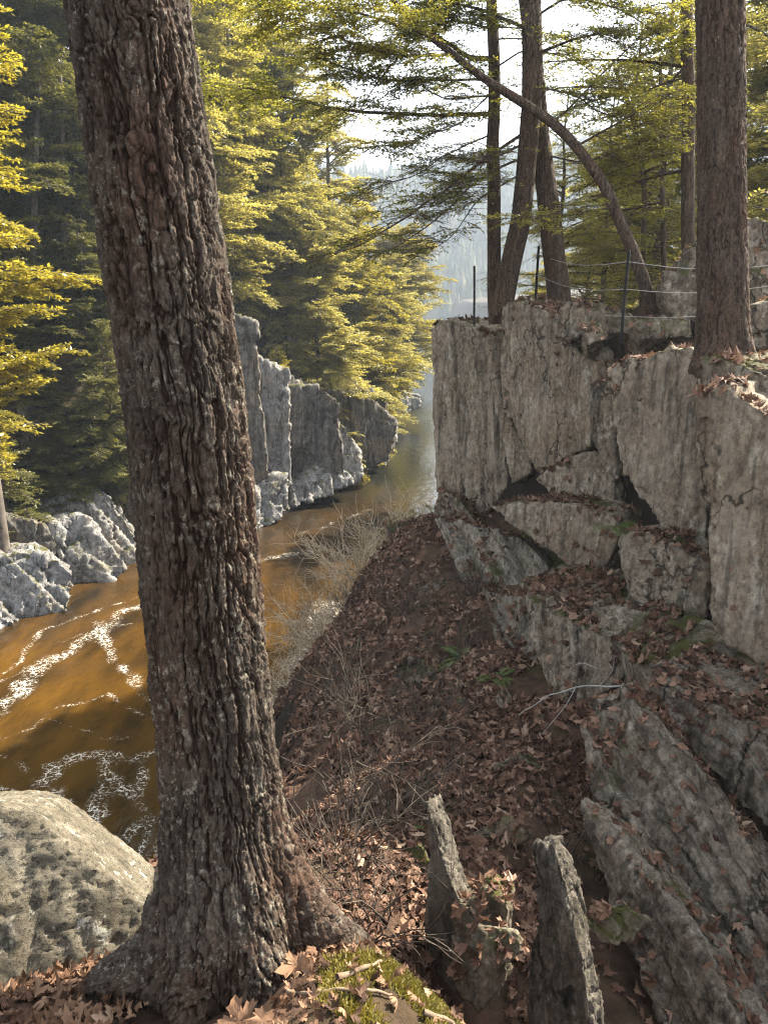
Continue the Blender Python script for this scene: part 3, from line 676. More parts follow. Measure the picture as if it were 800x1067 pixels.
# ------------------------------------------------------------------ leaves
def leaf_template(kind):
    if kind == 0:   # maple
        ang = np.radians([-90, -60, -35, -12, 12, 30, 50, 70, 90, 110, 130, 150, 168, 192, 215, 240])
        rad = np.array([.42, .55, .45, .82, .60, .66, .92, .66, 1.05, .66, .92, .66, .60, .82, .45, .55])
    else:           # oak / oval
        ang = np.radians(np.arange(-90, 270, 24))
        rad = np.array([.9, .45, .34, .48, .34, .5, .38, .7, 1.0, .62, .38, .5, .34, .48, .36])[:len(ang)]
    V = np.c_[rad * np.cos(ang), rad * np.sin(ang), 0 * ang]
    V = np.r_[[[0, 0, 0]], V]
    k = len(ang)
    Fc = np.array([(0, 1 + i, 1 + (i + 1) % k) for i in range(k)])
    return V, Fc
TEMPL = [leaf_template(0), leaf_template(1)]
def fine_leaf():
    half = [(.06, -.42), (.30, -.62), (.34, -.46), (.62, -.40), (.52, -.26), (.66, -.16), (.42, -.10), (.70, .12), (.98, .30), (.82, .34), (.86, .52), (.62, .44), (.54, .56), (.28, .30), (.30, .58), (.42, .78), (.24, .80), (.16, .98), (0, 1.18)]
    o_ = np.array(half + [(-a_, b_) for a_, b_ in half[-2::-1]] + [(0, -.36)])
    k = len(o_); V = [(0, 0, 0)]; rings = (.33, .66, 1.0)
    for r_ in rings: V += [(a_ * r_, b_ * r_, 0) for a_, b_ in o_]
    Fc = [(0, 1 + i, 1 + (i + 1) % k) for i in range(k)]
    for q_ in range(2):
        for i in range(k):
            a_, b_ = 1 + q_ * k + i, 1 + q_ * k + (i + 1) % k
            Fc += [(a_, a_ + k, b_ + k), (a_, b_ + k, b_)]
    return np.array(V, float), np.array(Fc)
FINE = fine_leaf()
def leaves_mesh(name, spots, rng, fine=False):
    VV = []; FF = []; n = 0
    for (pos, nrm, size, tilt) in spots:
        T, Fc = FINE if fine else TEMPL[0 if rng.random() < .45 else 1]
        V = T * size
        r = np.linalg.norm(T[:, :2], axis=1)
        cu, cv = rng.uniform(-1.5, 1.5), rng.uniform(-1.5, 1.5)
        V = V.copy(); V[:, 2] = size * (cu * T[:, 0] ** 2 + cv * T[:, 1] ** 2 + .25 * rng.standard_normal() * T[:, 0] * T[:, 1] + (.16 * vn(T * 2.2 + rng.uniform(0, 99, 3), 5) * r * 2 - .07 * (np.abs(((np.degrees(np.arctan2(T[:, 1], T[:, 0])) - 90) / 55 + .5) % 1 - .5) < .12) * r if fine else .10 * rng.standard_normal(len(T)) * r)) * .8
        q = Vector((0, 0, 1)).rotation_difference(Vector(nrm) + Vector(rng.standard_normal(3) * tilt))
        Mx = np.array(q.to_matrix()) @ np.array(Matrix.Rotation(rng.uniform(0, 6.28), 3, 'Z'))
        V = V @ Mx.T + pos
        VV.append(V); FF.append(Fc + n); n += len(V)
    return mesh_np(name, np.concatenate(VV), np.concatenate(FF), fine)
def scatter(n, xr, yr, ok, size, tilt=.35, lift=.012, rng=RNG, minup=.45):
    out = []
    for x, y in zip(rng.uniform(*xr, n), rng.uniform(*yr, n)):
        if not ok(x, y) or vn(np.array([[x * 1.6, y * 1.6, 3.3]]), 8)[0] > .62: continue
        h, nn = drop(x, y)
        if h is None or nn.z < minup or h.z < .6: continue
        out.append((np.array(h) + np.array(nn) * lift * (1 + rng.random() * 2), nn, size * rng.uniform(.55, 1.25), tilt))
    return out
clx = lambda y: float(np.interp(y, CLY, CLX))
def okg(x, y):
    return x < clx(y) - .05 and x > -3 and not (x > 1.15 and y < 4.6 and random.random() < .8) and not (y < 2.0 and x < .35) and math.sin(x * 3.1 + y * 1.7) + math.sin(x * 1.3 - y * 2.3 + 1) > -1.75
sp_g = scatter(14000, (-1.6, 3.6), (1.7, 6.0), okg, .048) + scatter(23000, (-2.4, 3.4), (6, 17), okg, .066)
o = link('leaf_litter', leaves_mesh('leaf_litter', sp_g, RNG), M['leaf']); tag(o, 'brown fallen leaves carpeting the shaded gully and rock ledges', 'leaf litter', kind='stuff')
sp_t = scatter(9000, (1.2, 8), (4.5, 18), lambda x, y: x >= clx(y) - .05, .07)
o = link('leaf_litter', leaves_mesh('leaf_litter_top', sp_t, RNG), M['leaf_sun']); tag(o, 'pinkish dry leaves spread over the cliff top around the fence', 'leaf litter', kind='stuff')
sp_n = scatter(2300, (-1.6, .45), (1.0, 2.1), lambda x, y: ((x < -.62 and y < 1.9) or x > -.24) and not (x > .0 and random.random() < .5), .030, .5, .008)
sp_n = [(a_, b_, c_ * (.62 if a_[0] > -.24 else 1), d_) for a_, b_, c_, d_ in sp_n]
o = link('leaf_litter', leaves_mesh('leaf_litter_near', sp_n, RNG, True), M['leaf_sun']); tag(o, 'curled dry leaves on the sunlit ground at the foot of the big trunk', 'leaf litter', kind='stuff')
# forest floor litter on the opposite bank is left to the terrain material
for i, (a, b, s, lb) in enumerate([(248, 1035, .056, 'largest fallen maple leaf at the foot of the big trunk'), (275, 1058, .042, 'tan leaf overlapping the largest maple leaf below the trunk'), (70, 1030, .05, 'curled tan leaf below the boulder'), (20, 1040, .05, 'broad pale leaf in the bottom left corner'), (100, 1020, .036, 'orange leaf between the boulder and the trunk'), (310, 920 + 60, .045, 'brown leaf tucked against the right hand root')]):
    h = PZ(a, b, 7.47); hh, nn = drop(h[0], h[1], 9.)
    me = leaves_mesh('leaf', [(np.array(hh) + np.array([0, -.01, .03]), Vector((0, -.55, .8)), s, .12)], RNG, True)
    o = link('fallen_leaf', me, M['leaf_sun']); tag(o, lb, 'leaf', 'single leaves near the big trunk')

# ------------------------------------------------------------------ big foreground trunk
def bark_trunk(name, path, rad, mat, nz, na, flare=None, scale=1., parent=None, zsub=None):
    path = smooth_path(np.c_[np.array(path), np.array(rad)], nz)
    c = path[:, :3]; r = path[:, 3]
    th = np.linspace(0, 2 * np.pi, na, endpoint=False)
    rr = np.repeat(r[:, None], na, 1)
    if flare is not None: rr = rr + flare(c[:, 2][:, None], th[None])
    X = c[:, 0:1] + rr * np.cos(th); Y = c[:, 1:2] + rr * np.sin(th); Z = np.repeat(c[:, 2:3], na, 1)
    p = np.stack([rr * np.cos(th), rr * np.sin(th), Z], -1).reshape(-1, 3)
    q = p / scale
    warp = np.stack([fbm(q * np.array([11, 11, 8]), 4, 201), fbm(q * np.array([11, 11, 8]), 4, 211), fbm(q * np.array([9, 9, 9]), 4, 221)], 1)
    nA = fbm(q * np.array([34, 34, 3.4]) + warp * .6, 4, 300, .55)
    fur = sstep(.01, .14, np.abs(nA))
    f1, f2, cell = worley(q * np.array([46, 46, 13.]) + warp * np.array([1.3, 1.3, 1.2]), 230)
    plate = sstep(.0, .16, f2 - f1)
    g1, g2, c2 = worley(q * np.array([95, 95, 34.]) + warp * 2.6, 260)
    flake = sstep(.0, .12, g2 - g1)
    d = scale * (.0115 * (fur - .75) + .0055 * (plate - .6) + .0075 * (cell - .5) * fur + .0055 * (c2 - .5) * (.3 + .7 * fur) + .0022 * flake + .0055 * fbm(q * np.array([110, 110, 26]), 4, 270, .65) + .013 * fbm(q * np.array([4, 4, 1.5]), 3, 280))
    plate = fur * (.35 + .65 * plate)
    dr = d.reshape(nz, na)
    V = np.stack([X + dr * np.cos(th), Y + dr * np.sin(th), Z], -1).reshape(-1, 3)
    i = np.arange(nz - 1)[:, None] * na; j = np.arange(na)[None]; j2 = (j + 1) % na
    Fc = np.stack([i + j, i + j2, i + na + j2, i + na + j], -1).reshape(-1, 4)
    me = mesh_np(name, V, Fc); add_attr(me, 'plate', plate * (.7 + .3 * flake))
    return link(name, me, mat, parent)
def flare_big(z, th):
    h = np.clip(z - 7.30, 0, 9)
    base = .065 * np.exp(-h / .22)
    def lobe(a, w, amp, dec):
        d = np.angle(np.exp(1j * (th - R(a)))); return amp * np.exp(-(d / R(w)) ** 2) * np.exp(-h / dec)
    return base + lobe(-2, 18, .13, .13) + lobe(-62, 18, .16, .08) + lobe(-112, 16, .08, .09) + lobe(-158, 18, .18, .09) + lobe(150, 26, .12, .12) + lobe(80, 24, .2, .1) - lobe(-30, 14, .06, .2) - lobe(-88, 10, .03, .25)
bt = empty('hemlock_tree', (-.42, 1.86, 7.4))
tag(bt, 'massive dark barked hemlock trunk leaning left in the foreground', 'tree')
tp = [(-.39, 1.74, 7.02), (-.40, 1.75, 7.4), P(232, 850, 1.82), P(213, 650, 1.88), P(196, 450, 1.94), P(165, 220, 2.04), P(133, 0, 2.15)]
lastd = tp[-1] - tp[-2]
tp += [tp[-1] + lastd * 3, tp[-1] + lastd * 9, tp[-1] + lastd * 18]
tr = bark_trunk('trunk', tp[:8], [.150, .150, .146, .147, .146, .145, .143, .13], M['bark_big'], 1100, 420, flare_big)
tr.parent = bt; tr.location = -bt.location
tbs = Tubes(); tbs.add(smooth_path([tp[7] - lastd * .1, tp[8], tp[9]], 20), np.linspace(.128, .03, 20), 16)
o = link('upper_trunk', tbs.mesh('upper_trunk'), M['bark'], bt); o.location = -bt.location

# ------------------------------------------------------------------ conifer sprays
class Spray:
    def __init__(s, l=.05, w=.014, step=.03): s.T = Tubes(); s.a = []; s.b = []; s.nr = []; s.l, s.w, s.step = l, w, step
    def twig(s, pts, nrm):
        pts = np.asarray(pts)
        for i in range(len(pts) - 1): s.a.append(pts[i]); s.b.append(pts[i + 1]); s.nr.append(nrm)
    def foliage(s, name, rng):
        a, b, nr = np.array(s.a), np.array(s.b), np.array(s.nr)
        L = np.linalg.norm(b - a, axis=1)
        cnt = np.maximum(1, np.round(L / s.step)).astype(int) * 2
        idx = np.repeat(np.arange(len(a)), cnt)
        n = len(idx)
        t = rng.random(n)
        d = (b - a)[idx] / (L[idx][:, None] + 1e-9)
        nn = nr[idx] + rng.standard_normal((n, 3)) * .35
        side = np.cross(d, nn); side /= np.linalg.norm(side, axis=1)[:, None] + 1e-9
        sg = np.where(rng.random(n) < .5, 1, -1)[:, None]
        ld = d * rng.uniform(.4, .9, (n, 1)) + side * sg * rng.uniform(.5, 1, (n, 1)) + rng.standard_normal((n, 3)) * .12
        ld /= np.linalg.norm(ld, axis=1)[:, None]
        p = a[idx] + (b - a)[idx] * t[:, None]
        l = s.l * rng.uniform(.6, 1.35, (n, 1)); w = s.w * rng.uniform(.7, 1.3, (n, 1))
        wd = np.cross(ld, nn); wd /= np.linalg.norm(wd, axis=1)[:, None] + 1e-9
        V = np.stack([p, p + ld * l * .45 + wd * w, p + ld * l, p + ld * l * .45 - wd * w], 1).reshape(-1, 3)
        return mesh_np(name, V, np.arange(4 * n).reshape(n, 4), False)

def bough(S, rng, base, az, el, L, r0, droop=.5, sec=14, secf=.45, bare=.12, ntw=3, leafy=1., subs=True, wk=5):
    N = 9; pts = [np.array(base, float)]; a, e = az, el
    for i in range(N):
        d = np.array([math.cos(a) * math.cos(e), math.sin(a) * math.cos(e), math.sin(e)])
        pts.append(pts[-1] + d * L / N); e -= droop / N * rng.uniform(.4, 1.6); a += rng.uniform(-.12, .12)
    pts = np.array(pts)
    S.T.add(pts, np.linspace(r0, r0 * .18, len(pts)), wk)
    tt = np.linspace(bare, .99, sec)
    for s_ in tt:
        i = min(int(s_ * N), N - 1); f = s_ * N - i
        p = pts[i] * (1 - f) + pts[i + 1] * f
        d = pts[i + 1] - pts[i]; d /= np.linalg.norm(d)
        side0 = np.cross(d, (0, 0, 1.)); side0 /= np.linalg.norm(side0) + 1e-9
        for sg in (1, -1):
            if rng.random() < .12: continue
            sl_ = (secf * L * (1 - s_) ** .8 * min(1, .45 + s_ * 2) + .10 + .03 * L) * rng.uniform(.6, 1.2)
            q = d * rng.uniform(.45, .85) + side0 * sg * rng.uniform(.7, 1.1) + np.array([0, 0, rng.uniform(-.45, .32)])
            q /= np.linalg.norm(q)
            tp_ = [p]
            for k in range(3):
                tp_.append(tp_[-1] + q * sl_ / 3); q = q + np.array([0, 0, -.09]) + d * .1; q /= np.linalg.norm(q)
            tp_ = np.array(tp_)
            S.T.add(tp_, np.linspace(max(r0 * .28, .003), .002, 4), 3)
            if rng.random() > leafy: continue
            nrm = np.array([0, 0, 1.]) + rng.standard_normal(3) * .15
            S.twig(tp_, nrm)
            if subs and sl_ > .25:
                ns = int(sl_ / S.sub)
                for m in range(ns):
                    u = (m + .6) / ns * 3; j = min(int(u), 2)
                    pp = tp_[j] + (tp_[j + 1] - tp_[j]) * (u - j)
                    dd = tp_[j + 1] - tp_[j]; dd /= np.linalg.norm(dd)
                    s2 = np.cross(dd, (0, 0, 1.)); s2 /= np.linalg.norm(s2) + 1e-9
                    for g2 in (1, -1):
                        l2 = sl_ * .38 * (1.1 - u / 3) * rng.uniform(.6, 1.3) + .04
                        dv = dd * .7 + s2 * g2 * .8 + np.array([0, 0, rng.uniform(-.2, .1)]); dv /= np.linalg.norm(dv)
                        S.twig([pp, pp + dv * l2], nrm)
Spray.sub = .12
    
def conifer(rng, H, Rmax, n, hmin=.08, l=.11, w=.026, step=.052, crown=1., dead=0, droop=.6, sub=.16, pw=.5, elr=(-.1, .35)):
    S = Spray(l, w, step); S.sub = sub
    Tk = Tubes()
    wob = np.cumsum(rng.standard_normal((12, 2)) * .06, axis=0)
    path = np.c_[wob[:, 0] * np.linspace(0, 1, 12), wob[:, 1] * np.linspace(0, 1, 12), np.linspace(-.6, H, 12)]
    Tk.add(path, np.linspace(.021 * H * .7, .02, 12), 9)
    for i in range(n):
        h = hmin + (1 - hmin) * (i + rng.random()) / n
        z = h * H
        prof = (1 - h) ** pw * min(1, .35 + (h - hmin) * 3.0)
        L = max(.25, Rmax * prof * rng.uniform(.35, 1.25))
        if rng.random() < .10: L *= .5
        b = np.array([np.interp(z, path[:, 2], path[:, 0]), np.interp(z, path[:, 2], path[:, 1]), z])
        bough(S, rng, b, rng.uniform(0, 6.283), rng.uniform(*elr) + .35 * h, L, .012 + .009 * L, droop * rng.uniform(.6, 1.5), sec=max(5, int(5 + L * 3.2)), secf=.42)
    return Tk.mesh('trunk'), S.T.mesh('branches'), S.foliage('foliage', rng)

rg = np.random.default_rng(5)
VAR = {
    'a': conifer(rg, 17, 4.0, 150, .05, pw=.5, elr=(-.25, .4)), 'b': conifer(rg, 15, 3.9, 130, .06, droop=.9, elr=(-.1, .6)),
    'c': conifer(rg, 11, 3.9, 125, .03, droop=.7, pw=.4, elr=(-.2, .7)), 'd': conifer(rg, 6.5, 2.8, 80, .03, l=.09, w=.021, step=.045, droop=.6, sub=.12, pw=.4, elr=(-.2, .7)),
    'e': conifer(rg, 13, 3.4, 125, .28, droop=.5, pw=.4, elr=(-.2, .6)), 'f': conifer(rg, 7.5, 3.2, 48, .03, l=.08, w=.017, step=.075, droop=.45, sub=.16),
    'g': conifer(rg, 12, 4.2, 150, .08, droop=.8, pw=.28, elr=(-.1, 1.0))}
USED = {}
def plant(kind, fol, x, y, z, s, rz, name, label, cat='tree', group=None, lean=(0, 0)):
    r = empty(name, (x, y, z)); r.scale = (s, s, s * random.uniform(.9, 1.1)); r.rotation_euler = (lean[0], lean[1], rz)
    tag(r, label, cat, group)
    t, b, f = VAR[kind]
    key = (kind, fol)
    if key not in USED:
        ff = f if not any(k[0] == kind for k in USED) else f.copy()
        ff.materials.clear(); ff.materials.append(M[fol]); USED[key] = ff
        if not t.materials: t.materials.append(M['bark_far']); b.materials.append(M['bark_far'])
    for nm, me in (('trunk', t), ('branches', b), ('crown', USED[key])):
        o = bpy.data.objects.new(nm, me); COL.objects.link(o); o.parent = r
    return r
def tz(x, y): return float(far_z(np.array([float(x)]), np.array([float(y)]))[0])
def plant_px(kind, fol, px, Y, s, label, group=None, z=None, lean=(0, 0), name='hemlock_tree'):
    x = P(px, 400, Y)[0]
    zz = tz(x, Y) if z is None else z
    return plant(kind, fol, x, Y, zz - .1, s, random.uniform(0, 6.28), name, label, 'tree', group, lean)

# opposite bank trees: (variant, foliage, px, depth, scale, label)
GO = 'hemlocks on the opposite bank'
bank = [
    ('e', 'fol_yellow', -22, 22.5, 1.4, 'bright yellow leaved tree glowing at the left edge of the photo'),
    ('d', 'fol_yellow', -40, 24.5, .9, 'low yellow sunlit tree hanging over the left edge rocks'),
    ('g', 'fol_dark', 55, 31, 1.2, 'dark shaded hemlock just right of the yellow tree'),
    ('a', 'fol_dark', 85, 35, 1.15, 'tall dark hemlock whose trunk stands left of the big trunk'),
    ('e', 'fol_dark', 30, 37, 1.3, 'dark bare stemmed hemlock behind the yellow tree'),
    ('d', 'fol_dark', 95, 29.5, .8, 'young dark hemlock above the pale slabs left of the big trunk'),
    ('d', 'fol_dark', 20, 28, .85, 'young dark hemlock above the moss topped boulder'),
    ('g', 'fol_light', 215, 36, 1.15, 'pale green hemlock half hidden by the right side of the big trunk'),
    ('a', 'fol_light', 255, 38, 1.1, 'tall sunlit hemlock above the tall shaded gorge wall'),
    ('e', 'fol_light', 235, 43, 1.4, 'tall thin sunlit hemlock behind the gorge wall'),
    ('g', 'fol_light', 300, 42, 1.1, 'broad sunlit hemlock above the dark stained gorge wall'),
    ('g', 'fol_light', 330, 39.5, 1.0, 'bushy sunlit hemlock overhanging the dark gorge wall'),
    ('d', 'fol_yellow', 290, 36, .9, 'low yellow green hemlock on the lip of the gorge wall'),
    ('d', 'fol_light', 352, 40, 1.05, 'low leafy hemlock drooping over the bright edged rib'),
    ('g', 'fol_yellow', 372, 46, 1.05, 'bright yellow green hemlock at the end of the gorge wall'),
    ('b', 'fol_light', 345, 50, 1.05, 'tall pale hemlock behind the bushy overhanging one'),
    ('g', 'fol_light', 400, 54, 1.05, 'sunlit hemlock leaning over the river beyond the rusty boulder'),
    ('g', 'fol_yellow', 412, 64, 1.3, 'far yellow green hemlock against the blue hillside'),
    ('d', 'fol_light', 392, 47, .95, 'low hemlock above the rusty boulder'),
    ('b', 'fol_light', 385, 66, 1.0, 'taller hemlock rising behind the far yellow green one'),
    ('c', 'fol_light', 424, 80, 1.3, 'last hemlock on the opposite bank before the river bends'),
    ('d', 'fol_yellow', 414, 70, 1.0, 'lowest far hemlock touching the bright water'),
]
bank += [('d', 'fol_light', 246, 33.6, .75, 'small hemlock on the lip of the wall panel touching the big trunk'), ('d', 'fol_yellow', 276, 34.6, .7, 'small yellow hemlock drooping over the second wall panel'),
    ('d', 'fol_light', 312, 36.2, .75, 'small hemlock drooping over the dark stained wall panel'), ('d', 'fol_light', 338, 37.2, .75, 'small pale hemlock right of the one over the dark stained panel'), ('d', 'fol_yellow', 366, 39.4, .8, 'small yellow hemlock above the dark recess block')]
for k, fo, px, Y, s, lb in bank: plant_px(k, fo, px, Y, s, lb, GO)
rb = random.Random(3)
for i in range(26):      # deeper rows of the same wood
    Y = rb.uniform(34, 80); px = rb.uniform(-60, 120) if i % 2 else rb.uniform(200, 350)
    x = P(px, 400, Y)[0] - (3 if i % 2 else 6)
    plant(rb.choice('abeg'), rb.choice(['fol_dark', 'fol_light', 'fol_light']) if i % 2 == 0 else 'fol_dark', x, Y, tz(x, Y) - .2, rb.uniform(1.0, 1.45), rb.uniform(0, 6.28), 'hemlock_tree', 'hemlock standing in the deeper rows of the wooded opposite bank', 'tree', 'back row hemlocks of the opposite bank')
for i in range(60):      # undergrowth that hides the slope
    Y = rb.uniform(19, 62); dl = rb.uniform(3.5, 20)
    x = float(np.interp(Y, LBY, LBX)) - dl
    u = x / Y
    if not -.62 < u < .05: continue
    dk = u < -.33
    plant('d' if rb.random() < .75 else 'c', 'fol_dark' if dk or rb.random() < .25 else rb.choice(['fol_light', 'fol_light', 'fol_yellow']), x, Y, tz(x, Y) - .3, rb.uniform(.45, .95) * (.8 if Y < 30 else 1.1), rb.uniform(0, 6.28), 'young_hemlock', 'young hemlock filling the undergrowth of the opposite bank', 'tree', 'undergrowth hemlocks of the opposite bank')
for i in range(34):
    Y = rb.uniform(26, 40); px = rb.uniform(-40, 135)
    x = P(px, 400, Y)[0]
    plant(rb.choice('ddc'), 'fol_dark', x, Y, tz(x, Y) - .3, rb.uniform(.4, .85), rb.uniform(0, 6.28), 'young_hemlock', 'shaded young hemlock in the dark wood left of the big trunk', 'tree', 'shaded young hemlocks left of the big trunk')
# bare trunks in the dark wood on the left
for i, (px, y0, Y, lb) in enumerate([(70, 330, 30, 'thin bare dark trunk in the shaded wood left of the big trunk'), (83, 320, 33, 'second thin bare trunk right of the first in the shaded wood'), (45, 350, 32, 'slim dead trunk behind the yellow tree'), (35, 330, 29, 'leaning dead trunk above the shaded rib of rock')]):
    r = empty('bare_tree', P(px, 480, Y)); tag(r, lb, 'tree')
    t = Tubes(); a = P(px, 500, Y); b = P(px + rb.uniform(-8, 8), 60, Y + 1)
    pth = smooth_path([a, (a + b) / 2 + rb.uniform(-.2, .2), b], 12); t.add(pth, np.linspace(.2, .06, 12), 8)
    o = link('trunk', t.mesh('trunk'), M['bark_far'], r); o.location = -r.location

# right plateau trees behind the cliff
GP = 'sunlit young hemlocks behind the cliff top'
plat = [
    ('f', 'fol_light', 600, 19, 1.0, 'leafy young hemlock between the leaning trunk and the curved trunk'),
    ('f', 'fol_light', 672, 17, .95, 'leafy young hemlock behind the right hand fence post'),
    ('f', 'fol_yellow', 640, 24, 1.15, 'yellow green hemlock glowing through the curved trunk'),
    ('c', 'fol_light', 705, 25, 1.0, 'sunlit hemlock left of the thin straight trunk'),
    ('f', 'fol_light', 785, 15.5, 1.0, 'dark limbed hemlock right of the big right trunk'),
    ('c', 'fol_light', 815, 21, 1.1, 'tall hemlock at the right edge of the photo'),
    ('c', 'fol_yellow', 560, 34, .9, 'yellow hemlock seen between the two crossing trunks'),
    ('c', 'fol_light', 620, 37, 1.0, 'hemlock far back on the right bank behind the leaning trunk'),
    ('b', 'fol_dark', 860, 30, 1.1, 'dark hemlock outside the right edge of the wood'),
    ('f', 'fol_yellow', 530, 30, .8, 'low yellow hemlock behind the far end of the cliff'),
]
for k, fo, px, Y, s, lb in plat:
    x = P(px, 300, Y)[0]
    zz = float(ground_z(np.array([x]), np.array([Y * 1.]))[0]) if (x < 12 and Y < 24) else tz(x, Y)
    plant_px(k, fo, px, Y, s, lb, GP, z=zz)

for i in range(11):
    Y = rb.uniform(16, 30); px = rb.uniform(525, 830); x = P(px, 300, Y)[0]
    zz = float(ground_z(np.array([x]), np.array([Y]))[0]) if (x < 12 and Y < 24) else tz(x, Y)
    plant('f', rb.choice(['fol_light', 'fol_light', 'fol_yellow']), x, Y, zz - .1, rb.uniform(.45, .85), rb.uniform(0, 6.28), 'young_hemlock', 'young lacy hemlock in the sunlit thicket behind the fence', 'tree', 'thicket hemlocks behind the fence')
# ------------------------------------------------------------------ cliff top trees with traced trunks
rc = np.random.default_rng(17)
def cliff_tree(name, label, trunk, rad, traced=(), auto=(), leafl=(.05, .0105, .042), kseg=14, mat='bark', hires=None):
    """trunk: [(px,py,Y)], traced: [([(px,py,Y)..], r0, leafy)], auto: [(count, z0, z1, Lmin, Lmax)]"""
    pts = [P(*q) for q in trunk]
    r = empty(name, pts[0]); tag(r, label, 'tree')
    off = -r.location
    if hires:
        o = bark_trunk('trunk', pts, rad, M['bark_mid'], hires[0], hires[1], hires[2], hires[3], r)
    else:
        t = Tubes(); pr = smooth_path(np.c_[np.array(pts), rad], 40)
        pr[:, 3] *= 1 + .07 * fbm(pr[:, :3] * 3, 2, 3)
        pr[:, :2] += .02 * np.stack([fbm(pr[:, :3] * 1.5, 2, 7), fbm(pr[:, :3] * 1.5, 2, 8)], 1)
        t.add(pr[:, :3], pr[:, 3], kseg); o = link('trunk', t.mesh('trunk'), M[mat], r)
    o.location = off
    S = Spray(*leafl); S.sub = .11
    for bp, r0, leafy in traced:
        bpts = smooth_path([P(*q) for q in bp], 16)
        bpts = bpts + .03 * np.stack([fbm(bpts * 2.2, 2, 70 + i) for i in range(3)], 1)
        S.T.add(bpts, np.linspace(r0, r0 * .25, 16), 7)
        for i in range(2, 16):
            d = bpts[min(i + 1, 15)] - bpts[i - 1]
            az0 = math.atan2(d[1], d[0])
            for sg in (1, -1):
                for _ in range(2):
                    if rc.random() > .29 + .31 * leafy: continue
                    bough(S, rc, bpts[i] + d * rc.uniform(-.4, .4), az0 + sg * rc.uniform(.5, 1.3), rc.uniform(-.25, .3), rc.uniform(.35, 1.05), max(.004, r0 * .2), .35, sec=8, leafy=leafy * .8, secf=.5, wk=3)
    P_ = np.array(pts)
    for cnt, z0, z1, l0, l1, leafy in auto:
        for _ in range(int(cnt * .85)):
            z = rc.uniform(z0, z1)
            b = np.array([np.interp(z, P_[:, 2], P_[:, 0]), np.interp(z, P_[:, 2], P_[:, 1]), z])
            bough(S, rc, b, rc.uniform(0, 6.283), rc.uniform(-.15, .35), rc.uniform(l0, l1), rc.uniform(.012, .028), .45, sec=11, leafy=leafy * .62)
    o = link('branches', S.T.mesh('branches'), M['bark'], r); o.location = off
    if S.a:
        o = link('foliage', S.foliage('foliage', rc), M['fol_near'], r); o.location = off
    return r
M['bark_mid'] = bark_mat('right_trunk_bark', (.045, .033, .025), (.115, .085, .062), (.25, .24, .20), fine=.8, useattr=True, li=.63)
def flare_r(z, th):
    h = np.clip(z - 8.35, 0, 9)
    return .10 * np.exp(-h / .2) + .08 * np.exp(-h / .12) * np.cos(3 * th + .6)
cliff_tree('hemlock_tree', 'thick straight hemlock trunk on the cliff edge at the right', [(754, 392, 7.25), (752, 340, 7.3), (751, 200, 7.35), (750, 0, 7.5), (748, -250, 7.8), (745, -500, 8.2)], [.222, .215, .20, .19, .17, .14],
           auto=[(6, 13.0, 14, 1.2, 2.4, .8)], hires=(420, 150, flare_r, 1.25))
cliff_tree('hemlock_tree', 'thin straight trunk left of the thick right hand trunk', [(718, 330, 12.5), (717, 200, 12.5), (715, 0, 12.8), (713, -200, 13.2)], [.11, .10, .09, .07], auto=[(22, 9.6, 15.5, 1.0, 2.6, .75)])
cliff_tree('hemlock_tree', 'slender vertical trunk leftmost on the cliff edge', [(515, 338, 13.4), (514, 250, 13.4), (514, 120, 13.5), (514, 50, 13.6), (508, -80, 13.8), (505, -220, 14)], [.115, .11, .10, .09, .07, .04],
           traced=[([(512, 120, 13.5), (470, 119, 13.2), (400, 118, 12.8), (340, 112, 12.3), (268, 93, 11.8), (205, 84, 11.5)], .034, .95),
                   ([(514, 60, 13.6), (490, 62, 13.3), (455, 38, 13.0), (425, 12, 12.6)], .045, .35),
                   ([(510, 100, 13.5), (470, 104, 13), (440, 92, 12.5), (420, 48, 12)], .018, .2),
                   ([(512, 85, 13.5), (450, 82, 12.6), (405, 86, 12), (330, 60, 11.2)], .02, .95),
                   ([(514, 30, 13.6), (470, 20, 13.2), (430, 40, 12.8), (390, 90, 12.4), (360, 140, 12.2)], .02, .6), ([(514, 95, 13.5), (480, 130, 13.0), (450, 138, 12.7), (410, 160, 12.3)], .014, .6), ([(516, 70, 13.6), (545, 50, 13.4), (600, 62, 13.2), (640, 90, 13)], .016, .5), ([(516, 150, 13.5), (490, 190, 13.2), (455, 215, 12.9)], .012, .5),
                   ([(512, 140, 13.5), (470, 158, 13), (440, 178, 12.6), (385, 200, 12.2)], .016, .35)],
           auto=[(10, 12.8, 16, 1.2, 2.8, .85)])
cliff_tree('hemlock_tree', 'left of two crossing trunks at the middle of the cliff edge', [(520, 330, 12.8), (530, 288, 12.8), (545, 215, 12.7), (552, 130, 12.7), (554, 60, 12.8), (553, 0, 12.9), (548, -150, 13.2)], [.175, .16, .15, .148, .15, .15, .12],
           traced=[([(543, 140, 12.7), (500, 170, 12.3), (440, 215, 11.8), (390, 250, 11.4), (340, 268, 11)], .026, .30),
                   ([(545, 150, 12.7), (505, 168, 12.0), (465, 163, 11.6)], .022, .1),
                   ([(543, 165, 12.7), (500, 185, 12.3), (460, 225, 12.0), (405, 262, 11.6)], .02, .35),
                   ([(550, 60, 12.8), (600, 40, 12.5), (660, 30, 12)], .025, .5), ([(552, 30, 12.8), (500, 10, 12.5), (420, -10, 12)], .03, .9), ([(553, 20, 12.9), (590, -5, 12.7), (650, 10, 12.4), (700, 45, 12.2)], .02, .5), ([(550, 90, 12.8), (590, 95, 12.5), (630, 120, 12.2), (690, 128, 12)], .016, .5), ([(545, 180, 12.7), (500, 205, 12.4), (470, 250, 12.1), (440, 262, 11.9)], .014, .45)],
           auto=[(10, 12.6, 14.5, 1.2, 2.6, .7)])
